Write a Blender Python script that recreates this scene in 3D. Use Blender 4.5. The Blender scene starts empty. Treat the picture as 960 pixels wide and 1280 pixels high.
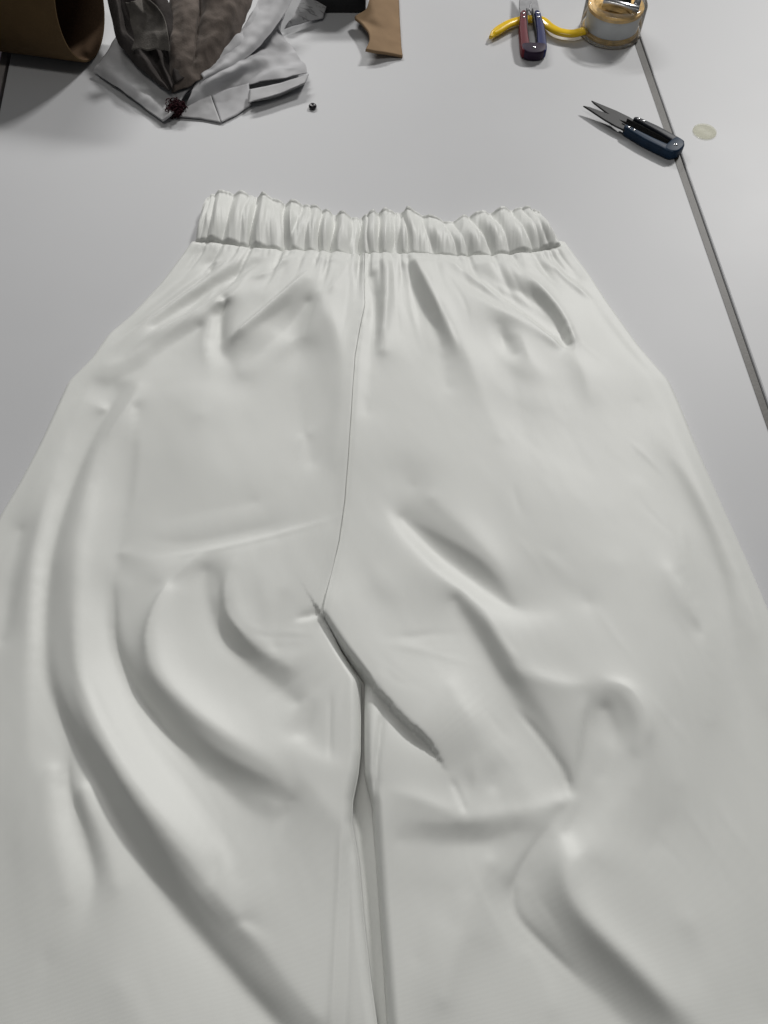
import bpy, bmesh, math, random
import numpy as np
from mathutils import Vector, noise, Matrix

random.seed(7)
rng = np.random.default_rng(11)
scene = bpy.context.scene
C = scene.collection

# ------------------------------------------------------------------ camera
H = 0.45                      # phone held 45 cm above the table
PITCH = math.radians(63.0)    # looking down
FPX = 950.0                   # focal length in pixels of the 960 x 1280 photo
cam_d = bpy.data.cameras.new("camera")
cam = bpy.data.objects.new("camera", cam_d)
C.objects.link(cam)
cam.location = (0, 0, H)
cam.rotation_euler = (math.pi / 2 - PITCH, 0, 0)
cam_d.sensor_fit = 'VERTICAL'
cam_d.sensor_height = 24.0
cam_d.lens = 24.0 * FPX / 1280.0
cam_d.clip_start = 0.01
cam_d.clip_end = 50
scene.camera = cam

# ------------------------------------------------------------------ light
world = bpy.data.worlds.new("World")
scene.world = world
world.use_nodes = True
bg = world.node_tree.nodes["Background"]
bg.inputs[0].default_value = (0.93, 0.97, 1.0, 1)
bg.inputs[1].default_value = 0.055


def area_light(name, loc, target, sx, sy, power, col):
    d = bpy.data.lights.new(name, 'AREA')
    d.shape = 'RECTANGLE'
    d.size = sx
    d.size_y = sy
    d.energy = power
    d.color = col
    o = bpy.data.objects.new(name, d)
    C.objects.link(o)
    o.location = loc
    dv = Vector(target) - Vector(loc)
    o.rotation_euler = dv.to_track_quat('-Z', 'Y').to_euler()
    return o


area_light("ceiling_lamp", (2.2, 3.6, 3.0), (0.0, 0.35, 0), 0.75, 0.30, 118, (1.0, 0.985, 0.96))
area_light("far_ceiling_lamp", (-0.7, 3.0, 1.75), (0.0, 0.3, 0), 1.5, 0.2, 29, (1.0, 0.99, 0.97))
area_light("near_fill_lamp", (-0.1, -0.1, 2.2), (0.0, 0.2, 0), 1.2, 0.2, 6.5, (1.0, 0.97, 0.92))  # added fill, brightens the near end of the cloth and softens dark folds

scene.view_settings.view_transform = 'Standard'
scene.view_settings.look = 'None'
scene.view_settings.exposure = 0.10
scene.view_settings.gamma = 1.0
scene.view_settings.use_curve_mapping = False

# ------------------------------------------------------------------ helpers
SP, CP = math.sin(PITCH), math.cos(PITCH)


def at(px, py, z=0.0):
    """point of the photograph -> place on the horizontal plane at height z"""
    a = (px - 480.0) / FPX
    b = (py - 640.0) / FPX
    dy = CP - b * SP
    dz = -SP - b * CP
    t = (z - H) / dz
    return Vector((a * t, dy * t, z))


def at_np(pts, z=0.0):
    return np.array([at(p[0], p[1], z)[:2] for p in pts])


def tag(o, label=None, cat=None, group=None, kind=None):
    if label: o["label"] = label
    if cat: o["category"] = cat
    if group: o["group"] = group
    if kind: o["kind"] = kind
    return o


def empty(name, loc=(0, 0, 0), rz=0.0):
    o = bpy.data.objects.new(name, None)
    o.empty_display_size = 0.02
    o.location = loc
    o.rotation_euler = (0, 0, rz)
    C.objects.link(o)
    return o


def mesh_obj(name, verts, faces, mat, parent=None, smooth=True):
    me = bpy.data.meshes.new(name)
    me.from_pydata([tuple(v) for v in verts], [], faces)
    me.update()
    if smooth:
        me.shade_smooth()
    if mat: me.materials.append(mat)
    o = bpy.data.objects.new(name, me)
    C.objects.link(o)
    if parent is not None:
        o.parent = parent
    return o


def bm_obj(name, bm, mat, parent=None, smooth=False, angle=None):
    me = bpy.data.meshes.new(name)
    bmesh.ops.recalc_face_normals(bm, faces=bm.faces[:])
    bm.to_mesh(me)
    bm.free()
    if smooth:
        me.shade_smooth()
        if angle is not None:
            me.set_sharp_from_angle(angle=math.radians(angle))
    if mat: me.materials.append(mat)
    o = bpy.data.objects.new(name, me)
    C.objects.link(o)
    if parent is not None:
        o.parent = parent
    return o


def prism(poly, z0, z1, bevel=0.0, segs=2):
    """closed outline (x, y) extruded from z0 to z1 with bevelled rims"""
    bm = bmesh.new()
    vs = [bm.verts.new((p[0], p[1], z0)) for p in poly]
    f = bm.faces.new(vs)
    r = bmesh.ops.extrude_face_region(bm, geom=[f])
    nv = [g for g in r['geom'] if isinstance(g, bmesh.types.BMVert)]
    for v in nv: v.co.z = z1
    bmesh.ops.recalc_face_normals(bm, faces=bm.faces[:])
    if bevel > 0:
        ed = [e for e in bm.edges if abs(e.verts[0].co.z - e.verts[1].co.z) < 1e-7]
        bmesh.ops.bevel(bm, geom=ed, offset=bevel, segments=segs, affect='EDGES', profile=0.5)
    return bm


def lathe(profile, n=64):
    """(r, z) profile spun round the z axis"""
    bm = bmesh.new()
    rings = []
    for r, z in profile:
        if r < 1e-6:
            rings.append([bm.verts.new((0, 0, z))])
        else:
            rings.append([bm.verts.new((r * math.cos(2 * math.pi * k / n), r * math.sin(2 * math.pi * k / n), z)) for k in range(n)])
    for A, B in zip(rings[:-1], rings[1:]):
        for k in range(n):
            k2 = (k + 1) % n
            if len(A) == 1 and len(B) == 1: continue
            if len(A) == 1: bm.faces.new((A[0], B[k], B[k2]))
            elif len(B) == 1: bm.faces.new((A[k], A[k2], B[0]))
            else: bm.faces.new((A[k], A[k2], B[k2], B[k]))
    return bm


def crom(P, n):
    """Catmull-Rom through points P, n samples"""
    P = np.asarray(P, float)
    m = len(P)
    if m == 2:
        t = np.linspace(0, 1, n)[:, None]
        return P[0] * (1 - t) + P[1] * t
    Q = np.vstack([2 * P[0] - P[1], P, 2 * P[-1] - P[-2]])
    out = []
    for k in range(n):
        u = k / (n - 1) * (m - 1)
        i = min(int(u), m - 2)
        f = u - i
        a, b, c, d = Q[i], Q[i + 1], Q[i + 2], Q[i + 3]
        out.append(0.5 * (2 * b + (c - a) * f + (2 * a - 5 * b + 4 * c - d) * f * f + (3 * b - a - 3 * c + d) * f ** 3))
    return np.array(out)


def sheet(name, rails, mat, parent=None, nu=30, nv=30, crumple=0.0, scale=40.0, thick=0.0008, seed=0, smooth_rails=True, zmin=0.0015):
    """cloth or paper lofted through rails of (px, py, z)"""
    R = []
    for rail in rails:
        pts = [tuple(at(p[0], p[1], p[2])) for p in rail]
        if smooth_rails:
            R.append(crom(pts, nv))
        else:
            P = np.array(pts)
            s = np.linspace(0, len(P) - 1, nv)
            R.append(np.stack([np.interp(s, range(len(P)), P[:, k]) for k in range(3)], 1))
    R = np.array(R)
    G = np.stack([crom(R[:, j], nu) if smooth_rails else
                  np.stack([np.interp(np.linspace(0, len(R) - 1, nu), range(len(R)), R[:, j, k]) for k in range(3)], 1)
                  for j in range(nv)], 1)      # nu, nv, 3
    V = []
    for i in range(nu):
        for j in range(nv):
            v = Vector(G[i, j])
            if crumple:
                q = Vector((v.x * scale + seed * 7.3, v.y * scale, seed * 3.1))
                a = noise.noise(q) + 0.5 * noise.noise(q * 2.3) - 0.6 * abs(noise.noise(q * 1.6 + Vector((5, 3, 1))))
                v.z += crumple * a
                v.x += crumple * 0.5 * noise.noise(q * 1.3 + Vector((9, 2, 4)))
            v.z = max(v.z, zmin)
            V.append(v)
    F = [(i * nv + j, i * nv + j + 1, (i + 1) * nv + j + 1, (i + 1) * nv + j) for i in range(nu - 1) for j in range(nv - 1)]
    o = mesh_obj(name, V, F, mat, parent)
    m = o.modifiers.new("thickness", 'SOLIDIFY')
    m.thickness = thick
    m.offset = -1
    return o


def tube_mesh(path, rx, ry=None, n=14, caps=True):
    """tube along a path of Vectors; rx across (horizontal), ry vertical"""
    ry = ry or rx
    bm = bmesh.new()
    rings = []
    m = len(path)
    for i, p in enumerate(path):
        t = (path[min(i + 1, m - 1)] - path[max(i - 1, 0)]).normalized()
        side = t.cross(Vector((0, 0, 1)))
        if side.length < 1e-4: side = Vector((1, 0, 0))
        side.normalize()
        up = side.cross(t).normalized()
        a = rx[i] if hasattr(rx, '__len__') else rx
        b = ry[i] if hasattr(ry, '__len__') else ry
        rings.append([bm.verts.new(p + side * a * math.cos(2 * math.pi * k / n) + up * b * math.sin(2 * math.pi * k / n)) for k in range(n)])
    for A, B in zip(rings[:-1], rings[1:]):
        for k in range(n):
            bm.faces.new((A[k], A[(k + 1) % n], B[(k + 1) % n], B[k]))
    if caps:
        bm.faces.new(rings[0][::-1])
        bm.faces.new(rings[-1])
    return bm


# ------------------------------------------------------------------ materials
def pmat(name, col, rough=0.5, metal=0.0, spec=0.5, var=0.06, vscale=30.0, bump=0.0, bscale=400.0, sheen=0.0, coat=0.0, rvar=0.0, detail=4.0):
    m = bpy.data.materials.new(name)
    m.use_nodes = True
    nt = m.node_tree
    b = nt.nodes["Principled BSDF"]
    b.inputs["Roughness"].default_value = rough
    b.inputs["Metallic"].default_value = metal
    b.inputs["Specular IOR Level"].default_value = spec
    b.inputs["Sheen Weight"].default_value = sheen
    b.inputs["Coat Weight"].default_value = coat
    tc = nt.nodes.new("ShaderNodeTexCoord")
    n1 = nt.nodes.new("ShaderNodeTexNoise")
    n1.inputs["Scale"].default_value = vscale
    n1.inputs["Detail"].default_value = detail
    nt.links.new(tc.outputs["Object"], n1.inputs["Vector"])
    r = nt.nodes.new("ShaderNodeValToRGB")
    r.color_ramp.elements[0].position = 0.3
    r.color_ramp.elements[1].position = 0.7
    r.color_ramp.elements[0].color = tuple(c * (1 - var) for c in col) + (1,)
    r.color_ramp.elements[1].color = tuple(min(c * (1 + var), 1) for c in col) + (1,)
    nt.links.new(n1.outputs["Fac"], r.inputs["Fac"])
    nt.links.new(r.outputs["Color"], b.inputs["Base Color"])
    if rvar:
        mr = nt.nodes.new("ShaderNodeMapRange")
        mr.inputs["To Min"].default_value = rough - rvar
        mr.inputs["To Max"].default_value = rough + rvar
        nt.links.new(n1.outputs["Fac"], mr.inputs["Value"])
        nt.links.new(mr.outputs["Result"], b.inputs["Roughness"])
    if bump:
        n2 = nt.nodes.new("ShaderNodeTexNoise")
        n2.inputs["Scale"].default_value = bscale
        n2.inputs["Detail"].default_value = 3
        nt.links.new(tc.outputs["Object"], n2.inputs["Vector"])
        bp = nt.nodes.new("ShaderNodeBump")
        bp.inputs["Strength"].default_value = bump
        bp.inputs["Distance"].default_value = 0.001
        nt.links.new(n2.outputs["Fac"], bp.inputs["Height"])
        nt.links.new(bp.outputs["Normal"], b.inputs["Normal"])
    return m


def clear_mat(name, tint, fres=1.18, base=0.03, rough=0.06, haze=0.08, haze_col=(.7, .7, .68)):
    """thin clear plastic: see-through, mirror-like at grazing angles"""
    m = bpy.data.materials.new(name)
    m.use_nodes = True
    nt = m.node_tree
    nt.nodes.clear()
    out = nt.nodes.new("ShaderNodeOutputMaterial")
    tr = nt.nodes.new("ShaderNodeBsdfTransparent")
    tr.inputs[0].default_value = tuple(tint) + (1,)
    gl = nt.nodes.new("ShaderNodeBsdfGlossy")
    gl.inputs["Roughness"].default_value = rough
    fr = nt.nodes.new("ShaderNodeFresnel")
    fr.inputs[0].default_value = fres
    ad = nt.nodes.new("ShaderNodeMath")
    ad.operation = 'ADD'
    ad.use_clamp = True
    ad.inputs[1].default_value = base
    nt.links.new(fr.outputs[0], ad.inputs[0])
    mx = nt.nodes.new("ShaderNodeMixShader")
    nt.links.new(ad.outputs[0], mx.inputs[0])
    nt.links.new(tr.outputs[0], mx.inputs[1])
    nt.links.new(gl.outputs[0], mx.inputs[2])
    df = nt.nodes.new("ShaderNodeBsdfDiffuse")
    df.inputs[0].default_value = tuple(haze_col) + (1,)
    m2 = nt.nodes.new("ShaderNodeMixShader")
    m2.inputs[0].default_value = haze
    nt.links.new(mx.outputs[0], m2.inputs[1])
    nt.links.new(df.outputs[0], m2.inputs[2])
    nt.links.new(m2.outputs[0], out.inputs["Surface"])
    return m


M = {}
M['table'] = pmat("white_laminate", (0.55, 0.555, 0.57), rough=0.50, spec=0.55, var=0.025, vscale=7.0, bump=0.03, bscale=900, rvar=0.05)
M['band'] = pmat("grey_edge_banding", (0.085, 0.08, 0.072), rough=0.5, var=0.12, vscale=60, bump=0.1)
M['steel_edge'] = pmat("pale_edge_trim", (0.30, 0.28, 0.27), rough=0.4, var=0.1, vscale=80)
M['floor'] = pmat("dark_floor", (0.03, 0.02, 0.03), rough=0.7, var=0.3, vscale=8)
M['cloth'] = None   # built below
M['card'] = pmat("brown_cardboard", (0.10, 0.064, 0.030), rough=0.8, spec=0.15, var=0.10, vscale=45, bump=0.15, bscale=500)
M['card_in'] = pmat("cardboard_inside", (0.10, 0.064, 0.04), rough=0.85, spec=0.1, var=0.12, vscale=60, bump=0.15, bscale=500)
M['card_piece'] = pmat("kraft_card", (0.29, 0.195, 0.115), rough=0.8, spec=0.15, var=0.07, vscale=60, bump=0.12, bscale=600)

# white polyester: fine weave, soft sheen
def cloth_material():
    m = pmat("white_polyester", (0.735, 0.745, 0.72), rough=0.43, spec=0.5, var=0.012, vscale=9.0, sheen=0.08)
    nt = m.node_tree
    b = nt.nodes["Principled BSDF"]
    tc = nt.nodes.new("ShaderNodeTexCoord")
    bumps = []
    for rot in (0, math.pi / 2):
        mp = nt.nodes.new("ShaderNodeMapping")
        mp.inputs["Rotation"].default_value = (0, 0, rot + 0.06)
        w = nt.nodes.new("ShaderNodeTexWave")
        w.inputs["Scale"].default_value = 620
        w.inputs["Distortion"].default_value = 1.2
        w.inputs["Detail"].default_value = 1.0
        nt.links.new(tc.outputs["Object"], mp.inputs["Vector"])
        nt.links.new(mp.outputs["Vector"], w.inputs["Vector"])
        bumps.append(w)
    ad = nt.nodes.new("ShaderNodeMath")
    ad.operation = 'ADD'
    nt.links.new(bumps[0].outputs["Fac"], ad.inputs[0])
    nt.links.new(bumps[1].outputs["Fac"], ad.inputs[1])
    bp = nt.nodes.new("ShaderNodeBump")
    bp.inputs["Strength"].default_value = 0.12
    bp.inputs["Distance"].default_value = 0.0004
    nt.links.new(ad.outputs[0], bp.inputs["Height"])
    nt.links.new(bp.outputs["Normal"], b.inputs["Normal"])
    return m


M['cloth'] = cloth_material()

# ------------------------------------------------------------------ table
def line_x(p, q, y):
    return p.x + (q.x - p.x) * (y - p.y) / (q.y - p.y)


S0, S1 = at(792, 50), at(958, 530)          # seam between the two tables (left side of the strip)
S0b, S1b = at(802, 50), at(969, 530)
L0, L1 = at(13.5, 68), at(2.5, 123)         # left rim
Y0, Y1 = -0.45, 1.25


def slab(name, xa0, xa1, xb0, xb1, zt, zb, mat, bev=0.0012):
    poly = [(xa0, Y0), (xb0, Y0), (xb1, Y1), (xa1, Y1)]
    return bm_obj(name, prism(poly, zb, zt, bev, 2), mat)


lx0, lx1 = line_x(L0, L1, Y0), line_x(L0, L1, Y1)
sx0, sx1 = line_x(S0, S1, Y0), line_x(S0, S1, Y1)
tx0, tx1 = line_x(S0b, S1b, Y0), line_x(S0b, S1b, Y1)
tag(slab("table_top", lx0, lx1, sx0, sx1, 0, -0.025, M['table']), kind="structure")
tag(slab("table_top", tx0, tx1, tx0 + 0.7, tx1 + 0.7, 0, -0.025, M['table']), kind="structure")
tag(slab("table_joint", sx0 + 0.0004, sx1 + 0.0004, tx0 - 0.0004, tx1 - 0.0004, -0.0015, -0.024, M['band'], 0.0003), kind="structure")
tag(slab("table_edge_trim", lx0 - 0.0105, lx1 - 0.0105, lx0 - 0.0035, lx1 - 0.0035, -0.001, -0.03, M['steel_edge'], 0.001), kind="structure")
fl = mesh_obj("floor", [(-3, -2, -0.75), (3, -2, -0.75), (3, 4, -0.75), (-3, 4, -0.75)], [(0, 1, 2, 3)], M['floor'])
tag(fl, kind="structure")

# ------------------------------------------------------------------ white trousers
ZC = 0.013                                   # mean height of the cloth, used when reading places off the photo
LDIR = np.array([0.35, 0.94])                # table direction towards the lamp
LDIR = LDIR / np.linalg.norm(LDIR)
DX = 0.0014
GX0, GX1, GY0, GY1 = -0.46, 0.46, -0.30, 0.58
NX, NY = int((GX1 - GX0) / DX), int((GY1 - GY0) / DX)
gx = GX0 + DX * np.arange(NX)
gy = GY0 + DX * np.arange(NY)
GXm, GYm = np.meshgrid(gx, gy)               # [NY, NX]


def smoothstep(a, b, x):
    t = np.clip((x - a) / (b - a), 0, 1)
    return t * t * (3 - 2 * t)


def poly_field(pts, reach, smooth=True):
    """signed distance (left of travel positive), arc fraction and index window for a curve drawn on the photo"""
    P = at_np(pts, ZC)
    if smooth and len(P) > 2:
        P = crom(P, max(12, 6 * len(P)))
    lo, hi = P.min(0) - reach, P.max(0) + reach
    i0, i1 = max(0, int((lo[1] - GY0) / DX)), min(NY, int((hi[1] - GY0) / DX) + 2)
    j0, j1 = max(0, int((lo[0] - GX0) / DX)), min(NX, int((hi[0] - GX0) / DX) + 2)
    if i1 <= i0 or j1 <= j0: return None
    X, Y = GXm[i0:i1, j0:j1], GYm[i0:i1, j0:j1]
    best = np.full(X.shape, 1e9)
    sd = np.zeros(X.shape)
    ar = np.zeros(X.shape)
    seg = np.linalg.norm(np.diff(P, axis=0), axis=1)
    cum = np.concatenate([[0], np.cumsum(seg)])
    for k in range(len(P) - 1):
        a, d = P[k], P[k + 1] - P[k]
        L2 = d @ d + 1e-12
        t = np.clip(((X - a[0]) * d[0] + (Y - a[1]) * d[1]) / L2, 0, 1)
        qx, qy = X - a[0] - t * d[0], Y - a[1] - t * d[1]
        dd = qx * qx + qy * qy
        m = dd < best
        best[m] = dd[m]
        sd[m] = np.where(d[0] * (Y - a[1]) - d[1] * (X - a[0]) >= 0, 1.0, -1.0)[m]
        ar[m] = (cum[k] + t * seg[k])[m]
    return np.sqrt(best), sd, ar / cum[-1], cum[-1], (slice(i0, i1), slice(j0, j1))


def stroke(field, pts, amp, sl, sr, taper=(0.25, 0.25), power=2.0):
    """soft brush line; sl / sr = width in photo pixels to the left / right of travel"""
    k = 0.0005
    sl, sr = sl * k, sr * k
    r = poly_field(pts, 3.2 * max(sl, sr))
    if r is None: return
    d, sd, ar, L, win = r
    w = np.where(sd > 0, sl, sr)
    e = np.ones_like(d)
    if taper[0] > 0: e = e * (0.08 + 0.92 * smoothstep(0, taper[0], ar))
    if taper[1] > 0: e = e * (0.08 + 0.92 * smoothstep(0, taper[1], 1 - ar))
    field[win] += amp * e * np.exp(-np.abs(d / w) ** power)


# --- tone: how far the cloth turns towards (+) or away from (-) the lamps, read off the photograph;
# each stroke tilts the cloth square to its own line, towards whichever lamp it faces more
GRX = np.zeros((NY, NX))
GRY = np.zeros((NY, NX))
LAMPS = (np.array([0.66, 0.75]), np.array([-0.25, 0.97]))


def tilt(pts, amp, sl, sr, taper=(0.25, 0.25), power=1.8):
    k = 0.0005
    wide = max(sl, sr)
    shp = [2.0, 2.0]
    W = []
    for q, w_ in enumerate((sl, sr)):
        if w_ >= 0.7 * wide:
            W.append(w_ * 1.5 * k)       # the open, rolling side of the fold
            shp[q] = 1.35
        else:
            W.append(w_ * 0.95 * k)      # the creased side
    r = poly_field(pts, 3.4 * max(W))
    if r is None: return
    d, sd, ar, L, win = r
    w = np.where(sd > 0, W[0], W[1])
    pw = np.where(sd > 0, shp[0], shp[1])
    e = np.ones_like(d)
    if taper[0] > 0: e = e * (0.05 + 0.95 * smoothstep(0, taper[0] * 1.3, ar))
    if taper[1] > 0: e = e * (0.05 + 0.95 * smoothstep(0, taper[1] * 1.3, 1 - ar))
    T = amp * e * np.exp(-np.abs(d / w) ** pw)
    P = crom(at_np(pts, ZC), 60)
    dP = np.gradient(P, axis=0)
    dP /= np.linalg.norm(dP, axis=1)[:, None] + 1e-12
    tx = np.interp(ar, np.linspace(0, 1, 60), dP[:, 0])
    ty = np.interp(ar, np.linspace(0, 1, 60), dP[:, 1])
    nx, ny = -ty, tx
    d1 = nx * LAMPS[0][0] + ny * LAMPS[0][1]
    d2 = nx * LAMPS[1][0] + ny * LAMPS[1][1]
    dl = np.where(np.abs(d1) > 0.55 * np.abs(d2), d1, d2)
    inv = dl / (dl * dl * 0.75 + 0.18)          # bounded 1 / dl
    GRX[win] += -T * inv * nx
    GRY[win] += -T * inv * ny


S = tilt
# upper left, below the waistband
S([(288, 314), (242, 348), (200, 378), (160, 408), (138, 418)], -.30, 2.5, 4)
S([(300, 320), (250, 352), (205, 382), (165, 412)], .16, 7, 7)
S([(322, 318), (275, 338), (235, 366), (205, 388)], -.20, 9, 10)
S([(325, 330), (284, 362), (240, 388), (196, 412)], .34, 5, 2.5)
S([(255, 318), (264, 316), (272, 312)], -.3, 4, 4)
S([(268, 314), (262, 324), (259, 331)], -.8, 3, 3)
S([(250, 384), (222, 402), (200, 425), (170, 452)], -.22, 8, 12)
S([(281, 370), (276, 400), (274, 430), (284, 458)], -.62, 7, 10)
S([(284, 450), (300, 468), (318, 478)], -.42, 14, 14)
S([(263, 385), (258, 420), (262, 455)], .24, 8, 5)
S([(384, 350), (350, 376), (318, 402), (293, 424)], .42, 7, 2.5)
S([(345, 345), (310, 372), (296, 400), (291, 420)], .12, 9, 7)
S([(370, 376), (340, 396), (312, 418)], -.34, 4, 16)
S([(388, 368), (386, 395), (374, 420), (345, 462)], -.46, 12, 16)
S([(402, 372), (412, 396), (424, 424), (432, 470)], .30, 14, 8)
S([(430, 335), (425, 370), (428, 400)], .14, 12, 14)
S([(420, 450), (418, 520), (405, 600)], -.25, 14, 22)
S([(352, 316), (350, 326), (346, 336)], -.8, 3, 3)
S([(423, 318), (416, 326), (408, 336)], -.7, 3.5, 3.5)
S([(400, 320), (398, 328)], -.5, 2.5, 2.5)
# left hip
S([(122, 448), (150, 444), (178, 432), (200, 425)], .30, 9, 9)
S([(105, 462), (140, 474), (168, 474)], -.38, 8, 8)
S([(100, 478), (112, 500), (96, 560), (60, 640)], .18, 16, 14)
S([(178, 500), (240, 480), (300, 500)], .12, 18, 18)
S([(160, 502), (140, 535), (122, 575), (106, 650), (96, 760), (98, 800)], .55, 10, 7)
S([(166, 508), (168, 560), (163, 610), (152, 660)], -.42, 6, 14)
S([(150, 480), (118, 540), (92, 600), (72, 665), (58, 740), (50, 830)], -.50, 8, 7)
S([(95, 560), (70, 620), (45, 700), (34, 800), (30, 900)], .26, 9, 9)
S([(60, 600), (38, 660), (22, 720), (8, 800)], -.28, 7, 7)
S([(205, 560), (230, 610), (235, 660)], -.16, 30, 36)
S([(265, 520), (275, 570), (285, 620)], .10, 22, 22)
S([(320, 640), (335, 590), (345, 540)], .13, 14, 14)
# belly band crease and the folds under it
S([(150, 684), (195, 698), (248, 692), (310, 680), (375, 664), (430, 646)], .22, 4.5, 6)
S([(170, 668), (230, 676), (300, 664), (380, 645)], -.22, 12, 5)
S([(142, 690), (150, 720), (170, 735)], .22, 8, 8)
S([(136, 700), (138, 745), (143, 795), (160, 845), (188, 885), (222, 930), (258, 972)], -.72, 9, 6, (.2, .2))
S([(152, 740), (158, 790), (172, 830)], .28, 8, 8)
S([(244, 696), (212, 732), (192, 772), (184, 808), (190, 842)], -.60, 4.5, 8)
S([(236, 712), (214, 750), (206, 795), (214, 840), (248, 880), (300, 926), (350, 966)], .46, 15, 10)
S([(250, 700), (272, 716), (280, 745), (284, 775), (304, 806), (350, 832)], -.55, 12, 5)
S([(300, 720), (300, 760), (318, 795), (352, 815)], .30, 11, 8)
S([(330, 700), (325, 740), (330, 780)], -.18, 8, 14)
S([(352, 735), (344, 775), (342, 808)], .34, 4, 5)
S([(262, 820), (320, 850), (372, 860)], -.16, 20, 16)
S([(230, 905), (275, 945), (330, 975), (362, 990)], -.55, 4, 14)
S([(362, 985), (355, 1012), (340, 1030)], -.42, 5, 16)
S([(300, 1000), (310, 1040), (300, 1080)], -.16, 34, 24)
S([(388, 870), (378, 905), (372, 925)], .34, 5, 4)
S([(395, 860), (390, 900), (385, 930)], -.22, 4, 5)
S([(345, 915), (385, 938), (440, 962)], .36, 6, 8)
S([(372, 985), (400, 1005), (424, 1030)], .28, 10, 14)
# the long fold across the left leg
S([(68, 770), (78, 840), (104, 890), (150, 942), (204, 1000), (250, 1055), (272, 1104)], .52, 20, 12, (.2, .15))
S([(50, 770), (58, 840), (76, 892), (118, 968), (162, 1044), (222, 1132), (282, 1200), (352, 1280), (400, 1340)], -.72, 13, 7, (.15, .1))
S([(278, 1070), (274, 1095), (270, 1112)], -.50, 4, 3)
S([(262, 1112), (300, 1160), (350, 1215)], -.22, 22, 10)
S([(82, 930), (82, 975), (98, 1028), (114, 1075), (118, 1110), (107, 1150)], -.66, 9, 4)
S([(98, 935), (108, 985), (128, 1035)], .22, 9, 9)
S([(70, 935), (66, 1000), (80, 1060), (92, 1110)], .20, 10, 12)
S([(140, 1040), (190, 1120), (240, 1190), (300, 1270)], .22, 14, 16)
S([(20, 950), (14, 1050), (22, 1150)], -.14, 16, 20)
S([(60, 1180), (110, 1215), (140, 1280)], -.12, 26, 26)
# either side of the front seam
S([(462, 325), (465, 355), (470, 385), (468, 420)], -.40, 7, 5)
S([(484, 325), (480, 360), (476, 400), (474, 440)], .30, 9, 7)
S([(506, 322), (514, 350), (528, 380), (542, 406), (552, 424)], -.62, 7, 5)
S([(526, 384), (534, 420), (536, 450)], -.25, 10, 16)
S([(520, 324), (540, 362), (562, 404), (580, 450)], .36, 8, 11)
S([(472, 320), (474, 330), (473, 340)], -.7, 2.5, 2.5)
S([(497, 318), (501, 328), (506, 338)], -.7, 2.5, 3)
# upper right
S([(548, 322), (586, 340), (620, 356), (650, 362)], -.30, 6, 8)
S([(562, 352), (600, 372), (650, 398), (706, 436)], .40, 7, 5)
S([(596, 352), (640, 366), (680, 392), (708, 432)], -.46, 4, 8)
S([(600, 322), (640, 340), (665, 352), (690, 345)], .26, 8, 8)
S([(660, 318), (690, 330), (722, 338)], -.22, 5, 6)
S([(698, 380), (708, 410), (722, 440), (740, 470)], .28, 8, 7)
S([(628, 408), (634, 428), (640, 446)], -.50, 6, 4)
S([(646, 420), (660, 444), (684, 474)], .28, 7, 8)
S([(600, 400), (612, 430), (640, 462), (680, 486)], -.20, 10, 10)
S([(715, 440), (728, 480), (732, 510)], -.26, 9, 18)
S([(742, 372), (782, 420), (818, 468)], .22, 8, 12)
S([(610, 480), (640, 505), (700, 520)], -.14, 18, 18)
# right leg
S([(820, 540), (862, 605), (892, 670), (912, 730), (922, 800), (926, 880)], -.42, 7, 12)
S([(852, 520), (890, 600), (924, 690), (950, 780), (962, 860)], .22, 9, 11)
S([(838, 700), (858, 745), (878, 788)], .26, 5, 4)
S([(820, 690), (840, 740), (866, 786)], -.16, 4, 14)
S([(660, 690), (690, 712), (730, 752)], -.18, 8, 14)
S([(640, 560), (700, 580), (760, 620)], .12, 30, 30)
S([(500, 560), (530, 600), (560, 640)], -.18, 20, 22)
S([(476, 640), (510, 676), (545, 712), (580, 742)], .42, 10, 9)
S([(498, 630), (530, 656), (566, 684), (606, 716), (642, 756)], -.42, 10, 20)
S([(575, 628), (612, 680), (640, 722)], .18, 12, 14)
S([(560, 730), (600, 752), (650, 772), (700, 770)], .34, 9, 9)
S([(462, 700), (470, 735), (500, 765)], -.26, 10, 10)
S([(560, 742), (592, 772), (616, 812), (640, 850)], -.48, 10, 8)
S([(600, 800), (648, 862), (684, 912), (712, 984)], -.44, 9, 20)
S([(655, 835), (690, 852), (735, 858)], .26, 9, 8)
S([(640, 880), (672, 920), (706, 972)], -.35, 4, 3)
S([(728, 868), (724, 905), (719, 945), (713, 988)], .62, 5, 4)
S([(748, 860), (772, 872), (788, 900), (786, 932), (770, 970)], -.38, 6, 16)
S([(750, 850), (788, 864), (806, 900), (802, 955)], .20, 9, 6)
S([(738, 885), (745, 920), (738, 970)], -.12, 12, 12)
S([(812, 850), (830, 900), (838, 960), (828, 1020)], .16, 14, 14)
S([(850, 1000), (825, 1030), (815, 1050)], -.16, 12, 14)
S([(560, 860), (590, 890), (612, 940)], .28, 12, 12)
S([(578, 1018), (640, 1012), (705, 1004), (740, 985)], .30, 7, 9)
S([(610, 940), (622, 975), (620, 1000)], -.22, 12, 12)
S([(650, 955), (662, 985), (668, 1005)], .16, 7, 7)
S([(588, 955), (590, 985), (581, 1018)], -.46, 3.5, 5)
S([(574, 970), (580, 995), (582, 1020)], .34, 4, 4)
S([(480, 982), (530, 998), (582, 1022)], .34, 12, 4)
S([(500, 1030), (560, 1034), (620, 1030)], -.24, 5, 14)
S([(752, 950), (724, 1000), (700, 1050), (694, 1098), (712, 1142), (756, 1190), (806, 1240), (858, 1300)], -.66, 7, 18, (.25, .1))
S([(780, 970), (745, 1020), (720, 1072), (718, 1110), (742, 1150), (800, 1205), (860, 1270)], .40, 14, 8, (.25, .1))
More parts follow.
